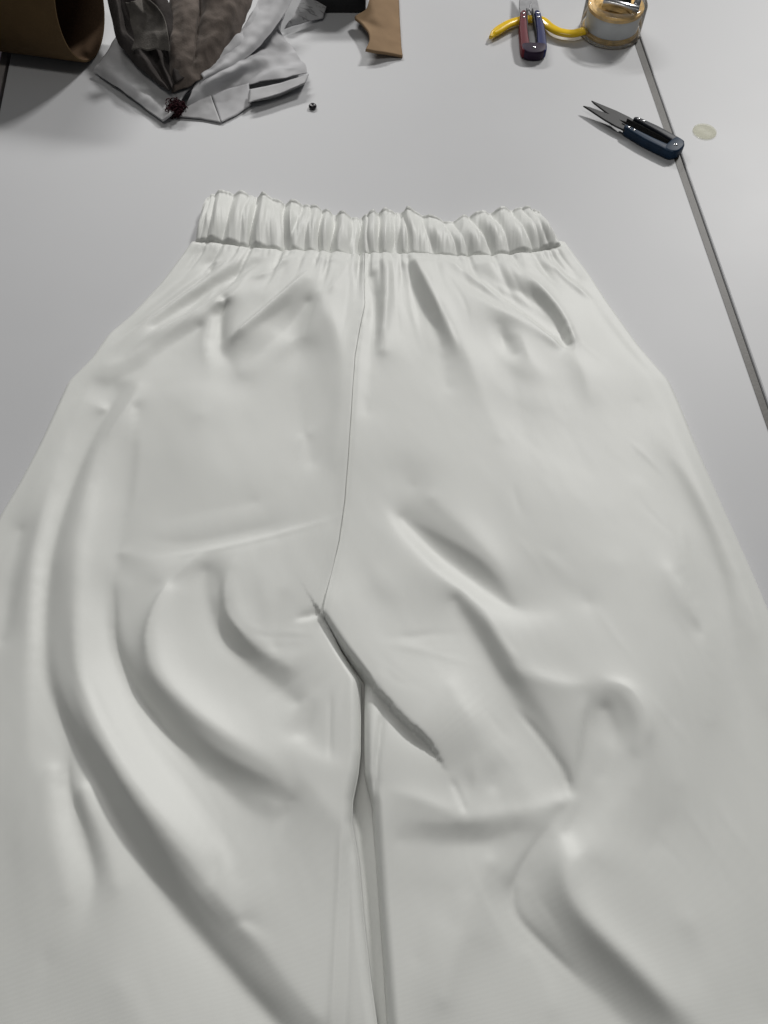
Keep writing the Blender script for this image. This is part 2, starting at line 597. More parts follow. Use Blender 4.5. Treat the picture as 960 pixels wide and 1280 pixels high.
S([(690, 1028), (662, 1068), (644, 1106), (648, 1142), (684, 1184), (730, 1240)], -.34, 5, 5)
S([(672, 1020), (640, 1070), (622, 1120), (640, 1180)], .26, 12, 12)
S([(590, 1070), (572, 1110), (560, 1170)], -.22, 12, 12)
S([(600, 1120), (584, 1170), (560, 1260)], .24, 14, 12)
S([(520, 1080), (516, 1150), (524, 1280)], -.14, 18, 18)
S([(842, 1140), (866, 1180), (880, 1250)], -.22, 16, 10)
S([(900, 830), (920, 960), (930, 1100), (935, 1290)], -.14, 18, 18)
S([(870, 820), (880, 940), (890, 1080)], .10, 14, 14)
S([(760, 1040), (800, 1080), (830, 1140)], .14, 20, 20)
# faint broad unevenness so that no stretch of cloth is flat
nz = np.zeros((NY, NX))
for (sc, am, an) in ((13, .07, .4), (30, .04, 1.9), (62, .02, .9)):
    for i in range(0, NY, 4):
        for j in range(0, NX, 4):
            u, v = gx[j] * math.cos(an) + gy[i] * math.sin(an), -gx[j] * math.sin(an) + gy[i] * math.cos(an)
            nz[i:i + 4, j:j + 4] += am * noise.noise(Vector((u * sc, v * sc * .5, sc)))
GRX += nz * LDIR[0]
GRY += nz * LDIR[1]

# --- heights that best fit those slopes
kx = 2 * math.pi * np.fft.fftfreq(NX, DX)
ky = 2 * math.pi * np.fft.fftfreq(NY, DX)
KX, KY = np.meshgrid(kx, ky)
GAIN = 1.75
ZH = -1j * (KX * np.fft.fft2(GRX) + KY * np.fft.fft2(GRY)) * GAIN / (KX ** 2 + KY ** 2 + (1 / 0.035) ** 2)
ZH *= np.exp(-(KX ** 2 + KY ** 2) * (0.0006 ** 2))
RELIEF = np.real(np.fft.ifft2(ZH))

# --- crests and hollows of the drape: curves drawn on the photo with their height in mm; the cloth spans between them
DRAPE = [
    # left leg: the long fold and its hollows
    [(95, 740, 18), (92, 800, 20), (105, 870, 21), (145, 945, 21), (200, 1025, 20), (265, 1108, 15), (330, 1185, 12), (400, 1270, 11)],
    [(142, 745, 9), (143, 800, 8), (165, 855, 7), (205, 910, 7), (235, 945, 8), (265, 985, 9), (285, 1040, 10), (300, 1100, 11)],
    [(148, 485, 10), (115, 545, 9), (88, 610, 8), (68, 680, 8), (58, 750, 8), (60, 830, 8), (85, 905, 7), (125, 980, 5.5), (170, 1060, 5), (240, 1155, 5), (300, 1230, 5), (350, 1280, 5), (420, 1360, 6)],
    [(172, 480, 13), (158, 508, 15.5), (135, 550, 17.5), (115, 600, 18), (102, 670, 18), (95, 740, 18)],
    [(170, 508, 12), (172, 560, 11), (163, 620, 11), (150, 680, 11), (142, 745, 9)],
    [(84, 540, 10.5), (62, 606, 12.5), (42, 690, 13.5), (34, 800, 14), (32, 900, 13), (40, 1000, 12)],
    [(24, 660, 8), (12, 720, 8), (2, 800, 8)],
    # the rounded fold beside it
    [(250, 694, 16), (206, 745, 17), (187, 795, 18), (194, 840, 20), (240, 888, 21), (300, 928, 20), (345, 958, 18), (362, 985, 15)],
    [(268, 975, 8), (305, 1010, 8), (345, 1035, 10)],
    [(292, 706, 17), (282, 745, 19), (289, 775, 19), (320, 808, 18), (362, 832, 17)],
    [(255, 715, 12), (262, 760, 11), (284, 808, 10), (330, 848, 10), (372, 880, 11)],
    [(148, 690, 12), (200, 702, 13.5), (250, 693, 15), (300, 682, 14.5), (345, 672, 14)],
    [(190, 655, 11.5), (240, 645, 11), (320, 630, 11.5)],
    [(352, 735, 17), (343, 775, 16.5), (343, 810, 16)],
    [(372, 925, 17), (405, 945, 17), (440, 960, 16)],
    [(388, 868, 15), (378, 905, 14.5), (374, 922, 15)],
    [(378, 968, 17), (405, 1000, 17), (428, 1030, 15)],
    [(366, 1003, 11), (352, 1040, 10), (340, 1090, 10)],
    [(82, 940, 7), (86, 990, 6), (106, 1055, 5.5), (119, 1098, 6), (108, 1150, 7.5)],
    [(62, 960, 12), (68, 1040, 12), (85, 1120, 10)],
    [(104, 985, 10), (128, 1045, 8), (150, 1110, 8)],
    [(60, 1200, 8), (40, 1300, 9)], [(150, 1230, 9), (200, 1320, 9)], [(-60, 1000, 11), (-70, 1250, 10)],
    [(300, 1150, 11), (380, 1180, 11.5)],
    # upper left gathers
    [(268, 318, 9), (205, 358, 8), (140, 402, 6)],
    [(302, 320, 13), (250, 350, 14), (200, 382, 13.5), (160, 412, 11.5), (122, 442, 10)],
    [(322, 328, 11), (278, 350, 10), (232, 378, 10), (192, 406, 10.5)],
    [(350, 326, 14), (298, 361, 16.5), (260, 383, 16.5), (208, 411, 14.5), (168, 438, 12.5), (124, 460, 10)],
    [(250, 406, 12), (215, 428, 11.5), (180, 456, 10.5), (140, 477, 8.5)],
    [(282, 374, 12), (276, 405, 9), (278, 440, 8), (302, 470, 9)],
    [(265, 392, 14.5), (258, 430, 14), (262, 470, 12.5), (252, 520, 13)],
    [(384, 348, 17), (340, 384, 16.5), (293, 423, 14)],
    [(386, 382, 11), (352, 420, 8.5), (318, 460, 8), (306, 510, 10), (298, 560, 11.5)],
    [(402, 366, 16), (416, 400, 17), (428, 440, 16), (428, 500, 15.5), (420, 580, 15)],
    [(372, 440, 10), (372, 500, 10.5), (390, 580, 12)],
    [(92, 490, 10), (128, 508, 12)],
    [(385, 540, 12), (356, 600, 14), (345, 640, 14)], [(208, 500, 12), (196, 560, 11), (200, 620, 11)],
    # beside the front seam
    [(456, 325, 13), (455, 385, 14.5), (444, 450, 15), (436, 570, 15), (424, 680, 15), (412, 735, 15)],
    [(465, 350, 10), (470, 395, 9.5), (466, 440, 11.5), (458, 520, 12.5)],
    [(486, 330, 14), (482, 380, 15), (478, 440, 14.5)],
    [(505, 324, 10), (520, 370, 8), (541, 408, 7.5), (552, 450, 9.5), (560, 490, 11)],
    [(520, 328, 15), (550, 375, 16.5), (576, 430, 15.5), (598, 490, 14.5), (625, 550, 14.5)],
    # upper right gathers
    [(575, 328, 11), (620, 354, 10.5), (665, 374, 9), (700, 412, 8), (709, 433, 8.5)],
    [(558, 350, 14.5), (600, 374, 15.5), (650, 401, 15.5), (704, 438, 13)],
    [(612, 322, 14), (660, 346, 15), (700, 383, 15.5), (718, 430, 14.5), (742, 470, 14), (764, 540, 14.5), (776, 620, 15)],
    [(624, 408, 12), (632, 430, 9), (641, 450, 10)],
    [(646, 418, 13.5), (666, 450, 14.5), (694, 490, 13.5), (716, 550, 13.5), (730, 620, 14.5)],
    [(690, 318, 10), (725, 345, 9.5)],
    [(640, 470, 12.5), (655, 540, 12.5), (672, 610, 14)], [(800, 500, 12.5), (806, 560, 13.5)], [(500, 590, 13), (515, 610, 12.5)],
    # right leg
    [(540, 622, 16), (590, 672, 17), (625, 712, 16.5), (643, 755, 14)],
    [(502, 648, 10), (545, 690, 9), (590, 726, 9.5), (640, 760, 12.5)],
    [(480, 642, 14), (508, 676, 14.5), (548, 716, 16), (585, 748, 17), (622, 798, 17), (650, 840, 17.5), (700, 855, 18), (745, 855, 18)],
    [(566, 752, 12), (598, 805, 10.5), (636, 868, 9.5), (678, 925, 8.5), (712, 988, 8)],
    [(728, 868, 17), (724, 920, 13.5), (715, 985, 10)],
    [(756, 853, 19), (790, 872, 19), (809, 915, 18), (803, 965, 16), (790, 990, 15)],
    [(752, 886, 12.5), (766, 922, 11), (752, 972, 11)],
    [(712, 1000, 11), (675, 1045, 10), (645, 1100, 8), (647, 1140, 7), (680, 1182, 6), (740, 1240, 5.5), (800, 1300, 5), (860, 1360, 6)],
    [(790, 990, 14.5), (748, 1032, 14), (722, 1072, 14.5), (724, 1115, 15), (752, 1160, 16), (810, 1215, 16), (880, 1290, 15), (940, 1360, 14)],
    [(470, 982, 13), (530, 999, 14.5), (582, 1022, 15), (640, 1014, 14), (703, 1003, 12.5)],
    [(563, 858, 17), (590, 900, 18), (599, 950, 17), (592, 985, 15), (583, 1018, 15)],
    [(640, 935, 12.5), (650, 970, 12)], [(615, 985, 12.5), (625, 960, 13)],
    [(500, 1050, 10), (590, 1056, 10), (650, 1040, 10.5)],
    [(612, 1075, 13), (580, 1150, 13), (552, 1250, 13)],
    [(525, 1110, 10), (520, 1200, 10)],
    [(655, 1190, 9), (690, 1260, 9)],
    [(830, 560, 12.5), (870, 630, 11), (900, 700, 9.5), (918, 770, 9), (926, 860, 9), (934, 950, 9.5), (945, 1100, 9.5), (960, 1280, 9)],
    [(862, 535, 13), (897, 612, 14), (930, 700, 14), (955, 790, 13.5), (975, 880, 13)],
    [(800, 600, 15), (850, 690, 15.5), (885, 800, 14.5), (890, 900, 14)],
    [(842, 708, 17), (860, 748, 16.5), (877, 788, 14)],
    [(690, 690, 14), (735, 755, 13.5)], [(770, 700, 16), (800, 780, 16.5)],
    [(830, 1030, 13), (815, 1060, 12.5)], [(840, 900, 15.5), (850, 980, 15)],
    [(860, 1150, 15), (900, 1250, 14)], [(1020, 1000, 13), (1040, 1250, 13)],
]
num = np.zeros((NY, NX))
den = np.zeros((NY, NX))
for line in DRAPE:
    P = np.array([tuple(at(p[0], p[1], p[2] * .001)) for p in line])
    P = crom(P, int(2.5 * np.linalg.norm(np.diff(P, axis=0), axis=1).sum() / DX) + 4)
    j = np.clip(((P[:, 0] - GX0) / DX).round().astype(int), 0, NX - 1)
    i = np.clip(((P[:, 1] - GY0) / DX).round().astype(int), 0, NY - 1)
    np.add.at(num, (i, j), P[:, 2])
    np.add.at(den, (i, j), 1.0)


def span(num, den):
    """membrane stretched over the fixed points, coarse to fine"""
    lev = [(num, den)]
    while min(lev[-1][0].shape) > 12:
        n_, d_ = lev[-1]
        n_ = np.pad(n_, ((0, n_.shape[0] % 2), (0, n_.shape[1] % 2)))
        d_ = np.pad(d_, ((0, d_.shape[0] % 2), (0, d_.shape[1] % 2)))
        lev.append((n_[::2, ::2] + n_[1::2, ::2] + n_[::2, 1::2] + n_[1::2, 1::2], d_[::2, ::2] + d_[1::2, ::2] + d_[::2, 1::2] + d_[1::2, 1::2]))
    z = np.full(lev[-1][0].shape, num.sum() / max(den.sum(), 1e-9))
    for n_, d_ in lev[::-1]:
        if z.shape != n_.shape:
            z = np.repeat(np.repeat(z, 2, 0), 2, 1)[:n_.shape[0], :n_.shape[1]]
        fix = d_ > 0
        val = n_ / np.maximum(d_, 1e-9)
        for _ in range(60):
            p = np.pad(z, 1, mode='edge')
            z = .25 * (p[:-2, 1:-1] + p[2:, 1:-1] + p[1:-1, :-2] + p[1:-1, 2:])
            z[fix] = val[fix]
    return z


def soften(Z, sigma):
    return np.real(np.fft.ifft2(np.fft.fft2(Z) * np.exp(-(KX ** 2 + KY ** 2) * sigma ** 2 / 2)))


val = num / np.maximum(den, 1e-9)
Z1 = soften(span(num, den), 0.0022)
Z2 = Z1 + soften(span((val - Z1) * (den > 0), (den > 0) * 1.0), 0.0013)
DRAPE_Z = Z2 - 0.0115
DETAIL = 0.42
up = smoothstep(at(0, 520, ZC).y, at(0, 430, ZC).y, GYm)      # tighter, steeper folds near the gathered waist
RELIEF = DRAPE_Z * (0.63 + 0.24 * up) + (DETAIL + 0.06 * up) * RELIEF

# --- narrow creases, seams and pleats drawn straight as height (metres)
FINE = np.zeros((NY, NX))
G = lambda pts, mm, sl, sr, taper=(0.25, 0.25), power=1.6: stroke(FINE, pts, mm * .001, sl, sr, taper, power)
G([(478, 886), (475, 920), (470, 962), (469, 1010), (472, 1100), (478, 1180), (487, 1280), (500, 1400)], -1.6, 3, 2.5, (.05, 0))
G([(463, 880), (462, 950), (466, 1005), (468, 1060)], .8, 4, 4)
G([(413, 860), (413, 930), (414, 956)], -.7, 2.5, 2.5)
G([(428, 1026), (424, 1100), (420, 1180), (414, 1290), (410, 1400)], .9, 3.5, 3, (.1, 0))
G([(438, 1040), (436, 1120), (434, 1200), (430, 1290)], -.8, 4, 3, (.1, 0))
G([(366, 779), (386, 772), (402, 768)], -1.6, 6, 3, (.5, .2))
# crisp lines at the bottom of the sharpest folds
G([(139, 720), (142, 760), (145, 805), (166, 857), (206, 912), (236, 947), (258, 976)], -1.1, 3, 2.2, (.2, .3))
G([(80, 940), (83, 985), (100, 1035), (113, 1075)], -1.0, 3, 2, (.2, .5))
G([(246, 697), (206, 745), (187, 793), (190, 835)], .9, 3, 4, (.2, .3))
G([(286, 716), (281, 745), (288, 776), (318, 808)], .9, 4, 3, (.2, .3))
G([(640, 880), (672, 918), (700, 958), (713, 988)], -1.2, 3, 2.5, (.3, .1))
G([(729, 868), (724, 915), (718, 955), (713, 988)], .9, 3, 2.5, (.2, .2))
G([(692, 1024), (662, 1066), (643, 1105), (646, 1142), (684, 1185), (742, 1242)], -.8, 3, 3)
G([(166, 497), (148, 520), (128, 556)], .5, 5, 4, (.6, .3))
G([(195, 699), (248, 693), (310, 680), (380, 662), (430, 648)], .5, 4, 3, (.4, .4))
G([(562, 972), (574, 996), (582, 1021)], -1.0, 3, 3)
G([(124, 920), (168, 1000), (226, 1090), (300, 1175)], .6, 9, 9)
G([(225, 930), (190, 880), (165, 830)], .5, 7, 7)
G([(268, 322), (263, 328), (259, 334)], -1.6, 3, 3)
G([(278, 374), (275, 400), (277, 432)], -1.2, 6, 4)
G([(600, 764), (620, 800), (648, 838)], .7, 6, 4)
G([(752, 852), (786, 866), (806, 900), (806, 940)], .8, 5, 4)
G([(846, 716), (862, 752), (876, 786)], .7, 4, 4)
G([(500, 640), (545, 668), (600, 704), (640, 748)], .5, 7, 4)
# thin tension wrinkles: fanning from the waist, from the crotch and along the long folds
wr = random.Random(23)
for q in range(26):
    x0 = wr.uniform(262, 690)
    fan = (x0 - 470) / 230.0
    ln = wr.uniform(40, 120)
    y0 = 322 + wr.uniform(0, 26)
    cv = wr.uniform(-8, 8)
    G([(x0, y0), (x0 + fan * ln * .5 + cv, y0 + ln * .5), (x0 + fan * ln * 1.15, y0 + ln)], wr.choice((-1, 1)) * wr.uniform(.25, .6), wr.uniform(2, 5), wr.uniform(2, 5), (.2, .6))
for q in range(30):
    an = wr.uniform(-.2, math.pi + .2)
    r0, r1 = wr.uniform(25, 60), wr.uniform(90, 190)
    cx, cy = 440, 800
    p = [(cx + r_ * math.cos(an + b_), cy + r_ * math.sin(an + b_) * .8) for r_, b_ in ((r0, 0), ((r0 + r1) / 2, wr.uniform(-.08, .08)), (r1, wr.uniform(-.12, .12)))]
    G(p, wr.choice((-1, 1)) * wr.uniform(.08, .22), wr.uniform(3, 6), wr.uniform(3, 6), (.4, .6))
for q in range(22):
    t0 = wr.uniform(0, .6)
    off = wr.uniform(-60, 70)
    base = [(80 + off, 830), (120 + off, 915), (180 + off, 1000), (250 + off, 1095), (330 + off, 1200)]
    i0_ = int(t0 * 4)
    G(base[i0_:i0_ + 3], wr.choice((-1, 1)) * wr.uniform(.12, .35), wr.uniform(2.5, 6), wr.uniform(2.5, 6), (.4, .5))
for q in range(24):
    x0, y0 = wr.uniform(560, 900), wr.uniform(520, 1200)
    an = wr.uniform(.7, 1.5)
    ln = wr.uniform(50, 130)
    G([(x0, y0), (x0 + ln * .5 * math.cos(an) + wr.uniform(-6, 6), y0 + ln * .5 * math.sin(an)), (x0 + ln * math.cos(an), y0 + ln * math.sin(an))], wr.choice((-1, 1)) * wr.uniform(.12, .35), wr.uniform(2.5, 6), wr.uniform(2.5, 6), (.4, .5))
# stitched puckers just below the band
xq = 246.0
while xq < 702:
    y0 = np.interp(xq, [243, 300, 350, 440, 490, 560, 600, 660, 703], [297, 305, 312, 318, 316, 319, 318, 312, 303])
    hgt = wr.uniform(.5, 1.5)
    G([(xq, y0 - 1), (xq + (xq - 470) / 230.0 * 3, y0 + wr.uniform(5, 11))], hgt, wr.uniform(1.6, 3), wr.uniform(1.6, 3), (0, .7))
    xq += wr.uniform(5, 11)
# long gathers fanning out from the band
G([(330, 322), (290, 356), (245, 384), (200, 408), (160, 436)], 2.6, 9, 3.5, (.3, .3))
G([(292, 312), (246, 346), (204, 376), (165, 404), (140, 420)], -1.6, 3, 6, (.2, .2))
G([(392, 340), (352, 374), (320, 401), (292, 425)], 3.0, 10, 3, (.3, .1))
G([(440, 322), (424, 352), (408, 378)], 1.6, 10, 6)
G([(478, 318), (484, 350), (480, 400), (474, 440)], 2.0, 8, 8)
G([(514, 318), (532, 360), (556, 408), (576, 452)], 2.4, 4, 10)
G([(556, 322), (610, 362), (662, 402), (708, 437)], 2.6, 5, 9, (.3, .1))
G([(632, 318), (668, 352), (700, 392), (724, 440)], 1.8, 6, 8)
G([(676, 312), (706, 340), (744, 372)], 1.6, 5, 6)
G([(365, 318), (340, 340), (312, 352)], 1.6, 6, 4)
# front seam: the left panel laps the right one
SEAM = [(456, 310), (455, 345), (456, 385), (449, 420), (444, 450), (440, 510), (436, 570), (431, 630), (424, 680), (415, 720), (408, 750), (404, 772)]
G(SEAM, 1.0, 3, 9, (0, 0))


def grid_sample(F, X, Y):
    fx = np.clip((X - GX0) / DX, 0, NX - 1.001)
    fy = np.clip((Y - GY0) / DX, 0, NY - 1.001)
    i, j = fy.astype(int), fx.astype(int)
    a, b = fy - i, fx - j
    return F[i, j] * (1 - a) * (1 - b) + F[i, j + 1] * (1 - a) * b + F[i + 1, j] * a * (1 - b) + F[i + 1, j + 1] * a * b


# the tucked fold running from the crotch into the right leg: high above, low below
SLIT = [(404, 772), (428, 812), (452, 842), (477, 872), (505, 903), (536, 932), (562, 970)]
for (sc, am) in ((70, .00022), (150, .00009)):
    for i in range(0, NY, 2):
        for j in range(0, NX, 2):
            w_ = noise.noise(Vector((gx[j] * 9, gy[i] * 9, sc)))
            FINE[i:i + 2, j:j + 2] += am * (0.5 + w_) * noise.noise(Vector((gx[j] * sc + gy[i] * sc * .35, gy[i] * sc * .45, 2.0)))
FINE = soften(FINE, 0.0007)
r = poly_field(SLIT, 0.07)
d, sd, ar, L, win = r
STEP = np.zeros((NY, NX))
env = smoothstep(1.0, .72, ar)
STEP[win] = np.where(sd > 0, 0.0042 * np.exp(-(d / .030) ** 2) * (1 - np.exp(-(d / .0016) ** 2) * .3), -0.0038 * np.exp(-(d / .010) ** 1.3)) * env

# waistband valleys: (x at the seam, x at the top rim, depth mm, width px)
SEAM_PX = [(241, 297), (262, 297), (300, 304), (350, 311), (400, 315), (440, 318), (490, 316), (560, 319), (600, 318), (640, 314), (672, 310), (705, 302)]
VAL = [(250, 262, 1.5, 3), (257, 270, 2.5, 3), (276, 293, 2.4, 4), (297, 311, 1.6, 3),
       (312, 319, 4.6, 4), (337, 340, 1.0, 4), (353, 356, 3.6, 4), (362, 378, 1.8, 3), (381, 387, 2.0, 3.5),
       (399, 401, 2.6, 3), (413, 418, 3.8, 4), (438, 440, 1.8, 4), (450, 449, 4.8, 4), (462, 458, 2.6, 3),
        (475, 472, 2.2, 3), (490, 496, 2.6, 4), (500, 499, 2.6, 3), (509, 506, 2.4, 3), 
       (542, 527, 1.6, 5), (572, 556, 1.6, 4), (585, 568, 2.6, 5), (616, 588, 3.0, 6), 
       (640, 614, 3.0, 6), (667, 640, 3.0, 6), (678, 654, 2.0, 4), (688, 664, 2.2, 4), (697, 674, 1.6, 3)]
for xb, xt, dp, w in VAL:
    if dp > 1.3:
        fan = (xb - 470) / 230.0
        ln = random.uniform(14, 40) + 9 * dp
        y0 = np.interp(xb, [243, 300, 350, 440, 490, 560, 600, 660, 703], [293, 304, 311, 317, 315, 318, 318, 311, 302])
        G([(xb, y0 - 2), (xb + fan * ln * .35, y0 + ln * .45), (xb + fan * ln * .8, y0 + ln)], -.75 * dp, w * 1.0, w * 1.3, (0, .8))

Z_LEFT_EDGE = [(-100, 1500), (-110, 1280), (-104, 1000), (-66, 820), (-30, 710), (0, 646), (24, 606), (50, 556), (70, 512), (84, 480), (94, 470), (112, 452), (134, 420), (160, 398), (200, 356), (243, 299), (250, 288)]
Z_RIGHT_EDGE = [(1130, 1500), (1110, 1280), (1062, 1050), (1008, 880), (962, 768), (940, 716), (906, 640), (872, 562), (852, 512), (838, 480), (800, 436), (760, 380), (738, 346), (704, 301), (700, 288)]
LEFT_IN = [(500, 1500), (472, 1285), (463, 1220), (455, 1150), (449, 1080), (446, 1062), (440, 1028), (441, 1000), (448, 966), (451, 940), (451, 900), (451, 850), (426, 812), (404, 772)] + SEAM[::-1][1:] + [(456, 288)]
RIGHT_IN = [(506, 1500), (484, 1285), (479, 1200), (474, 1130), (468, 1050), (465, 1005), (456, 968), (455, 940), (455, 900), (455, 850), (428, 812), (404, 772)] + SEAM[::-1][1:] + [(456, 288)]


def edge_curve(pts, z):
    P = at_np(pts, z)
    P = P[np.argsort(P[:, 1])]
    return P


def edge_x(P, ys, sm=0):
    x = np.interp(ys, P[:, 1], P[:, 0])
    for _ in range(sm):
        x[1:-1] = .25 * x[:-2] + .5 * x[1:-1] + .25 * x[2:]
    return x


trousers = empty("trousers", tuple(at(470, 700)))
tag(trousers, "white wide leg trousers with gathered elastic waistband lying flat on the table", "trousers")
tl = Vector(trousers.location)


def leg_panel(name, outer, inner, side):
    ys = np.linspace(at(0, 1420, ZC).y, at(0, 291, ZC).y, 560)
    po, pi_ = edge_curve(outer, 0.002), edge_curve(inner, ZC)
    xo, xi = edge_x(po, ys, 10), edge_x(pi_, ys, 2)
    n = 250
    s = np.linspace(0, 1, n)
    s = s + 0.075 * np.sin(2 * math.pi * s) * -1    # closer columns at both edges
    X = xo[:, None] * (1 - s) + xi[:, None] * s
    Y = np.repeat(ys[:, None], n, 1)
    do = np.abs(X - xo[:, None])
    # true distance to the slanted outer edge
    sl = np.gradient(xo, ys)
    for _ in range(900):
        sl[1:-1] = .25 * sl[:-2] + .5 * sl[1:-1] + .25 * sl[2:]
    do = do / np.sqrt(1 + sl[:, None] ** 2)
    di = np.abs(X - xi[:, None])
    ycro, yfull = at(0, 770, ZC).y, at(0, 850, ZC).y
    open_in = smoothstep(ycro, yfull, ys)[:, None] if False else smoothstep(0, 1, (ycro - ys) / (ycro - yfull))[:, None]
    ro, ri = 0.0045, 0.006
    qo = np.sqrt(np.clip(1 - (1 - np.clip(do / ro, 0, 1)) ** 2, 0, 1))
    qi = np.sqrt(np.clip(1 - (1 - np.clip(di / ri, 0, 1)) ** 2, 0, 1))
    dome = smoothstep(0, 0.13, do) * 0.007
    rel = grid_sample(RELIEF, X, Y)
    fine = grid_sample(FINE, X, Y)
    rel_edge = smoothstep(0, 0.016, do)
    relw = (0.25 * qo + 0.75 * rel_edge)
    Z = 0.0062 * qo + 0.0013 * smoothstep(0, .02, do) + dome + rel * relw
    step = grid_sample(STEP, X, Y)
    if side > 0:
        Z += step
    else:
        Z += np.minimum(step, 0) * .6
    # the waist end sinks under the elastic band
    sw = np.array([tuple(at(p[0], p[1], 0.011))[:2] for p in SEAM_PX])
    ysm = np.interp(X, sw[:, 0], sw[:, 1])
    Z = Z - (Z - 0.0075 * qo) * 0.30 * smoothstep(ysm - 0.013, ysm - 0.001, Y)
    Z -= (np.maximum(Z - 0.004, 0)) * smoothstep(ysm - 0.0015, ysm + 0.004, Y)
    floor = 0.0040 * np.clip(do / .003, 0, 1) + 0.0006
    Z = np.maximum(Z, floor)
    Z = np.maximum(Z + fine * relw * smoothstep(ysm + 0.004, ysm - 0.001, Y), np.minimum(floor, Z))
    edge_low = 0.0035
    Z = Z * (1 - open_in) + open_in * (edge_low + (np.maximum(Z, edge_low) - edge_low) * (0.30 + 0.70 * qi))
    if side > 0:       # right panel tucks under the left one along the front seam
        Z -= (1 - open_in) * 0.0012 * np.exp(-(di / .0022) ** 2)
    rows, cols = Z.shape
    V = np.stack([X - tl.x, Y - tl.y, Z], -1).reshape(-1, 3)
    idx = np.arange(rows * cols).reshape(rows, cols)
    F = np.stack([idx[:-1, :-1], idx[:-1, 1:], idx[1:, 1:], idx[1:, :-1]], -1).reshape(-1, 4)
    if side > 0: F = F[:, ::-1]
    V = list(map(tuple, V))
    F = list(map(tuple, F))
    # turned-in edge down to the lower layer
    for col in (0, cols - 1):
        base = len(V)
        for r_ in range(rows):
            v = V[idx[r_, col]]
            z = 0.0004 if col == 0 else max(0.002, v[2] - 0.0045)
            V.append((v[0], v[1], min(z, v[2] - 1e-4)))
        for r_ in range(rows - 1):
            F.append((idx[r_, col], idx[r_ + 1, col], base + r_ + 1, base + r_))
    o = mesh_obj(name, V, F, M['cloth'], trousers)
    return o


leg_panel("leg", Z_LEFT_EDGE, LEFT_IN, -1)
leg_panel("leg", Z_RIGHT_EDGE, RIGHT_IN, 1)

# back layer seen in the opening between the legs
ys = np.linspace(at(0, 1400).y, at(0, 775).y, 60)
V, F = [], []
for i, y in enumerate(ys):
    for j, px in enumerate(np.linspace(-0.05, 0.06, 24)):
        V.append((px - tl.x - 0.01 * (i / 60.0), y - tl.y, 0.0016 + 0.0006 * noise.noise(Vector((px * 60, y * 25, 3)))))
for i in range(59):
    for j in range(23):
        F.append((i * 24 + j, i * 24 + j + 1, (i + 1) * 24 + j + 1, (i + 1) * 24 + j))
mesh_obj("back_panel", V, F, M['cloth'], trousers)

# elastic waistband
seam_px = SEAM_PX
top_px = [(249, 268), (262, 241), (285, 240), (322, 243), (350, 251), (392, 257), (412, 264), (440, 270), (464, 267), (480, 263), (500, 262), (520, 266), (560, 277), (586, 268), (610, 264), (640, 259), (662, 259), (678, 263)]
nu, nv = 620, 34
uu = np.linspace(0, 1, nu)
sp, tp = np.array(seam_px, float), np.array(top_px, float)
sp = crom(sp, nu) if False else np.stack([np.interp(uu, (sp[:, 0] - sp[0, 0]) / (sp[-1, 0] - sp[0, 0]), sp[:, k]) for k in (0, 1)], 1)
tp = np.stack([np.interp(uu, (tp[:, 0] - tp[0, 0]) / (tp[-1, 0] - tp[0, 0]), tp[:, k]) for k in (0, 1)], 1)
for _ in range(60):
    tp[1:-1] = .25 * tp[:-2] + .5 * tp[1:-1] + .25 * tp[2:]
    sp[1:-1] = .25 * sp[:-2] + .5 * sp[1:-1] + .25 * sp[2:]
V = []
for i in range(nu):
    a = at(sp[i, 0], sp[i, 1], 0.010)
    b = at(tp[i, 0], tp[i, 1], 0.008)
    xs = sp[i, 0]
    xt = tp[i, 0]
    eend = min(uu[i], 1 - uu[i]) * 0.30
    close = math.sqrt(max(0.0, 1 - (1 - min(eend / 0.007, 1)) ** 2))
    for j in range(nv):
        v = j / (nv - 1)
        f = min(v / 0.74, 1.0)
        x_here = xs * (1 - f) + xt * f
        if j == 0:
            z = 0.0045
        elif v < 0.07:
            z = 0.0078 + 0.0022 * math.sqrt(v / .07)
        elif v < 0.74:
            t = (v - .07) / .67
            z = 0.0100 + 0.0040 * math.sin(math.pi * min(t * 1.1, 1)) - 0.0015 * t
        else:
            t = (v - .74) / .26
            z = 0.0095 * (1 - t ** 1.6) + 0.0004
        dent = 0.0
        for xb, xtp, dp, w in VAL:
            xc = xb * (1 - f) + xtp * f + 1.6 * math.sin(f * 5 + xb)
            d = abs(x_here - xc)
            if d < 6 * w:
                pinch = 1.0 - 0.35 * math.sin(math.pi * f) * (0.5 + 0.5 * math.sin(xb * 1.7))
                dent += 1.2 * dp * pinch * math.exp(-(d / (1.3 * w)) ** 1.3)
                side = x_here - xc
                dent -= 0.45 * dp * math.exp(-((side - 2.6 * w) / (1.5 * w)) ** 2)     # rounded lip beside the valley
        q = Vector((x_here * .11, f * 1.6, 4.0))
        wob = 1.5 * noise.noise(q) + 0.5 * noise.noise(Vector((x_here * .32, f * 2.2, 9)))
        amp = (0.62 + 0.38 * math.sin(math.pi * min(1, .1 + f * .8))) if v < .74 else 1 - (v - .74) / .26
        zz = z + (-dent * .001 * 1.5 + wob * .0009) * max(amp, .35 if v < .74 else 0)
        zz = max(zz, 0.0006 if (v > .9 or j == 0) else 0.0045 + 0.0012 * noise.noise(Vector((x_here * .4, f * 3, 1))))
        zz = zz * close + 0.0006 * (1 - close)
        p = a.lerp(b, f)
        out = 0.0
        if f > .8:      # scalloped rim
            out = (-dent * .00025 + 0.0006 * noise.noise(Vector((x_here * .25, 0, 2)))) * (f - .8) / .2
        y = p.y + out + (0.0015 * math.sin(math.pi * (v - .74) / .26) if v > .74 else 0)
        V.append((p.x - tl.x, y - tl.y, zz))
F = [(i * nv + j, (i + 1) * nv + j, (i + 1) * nv + j + 1, i * nv + j + 1) for i in range(nu - 1) for j in range(nv - 1)]
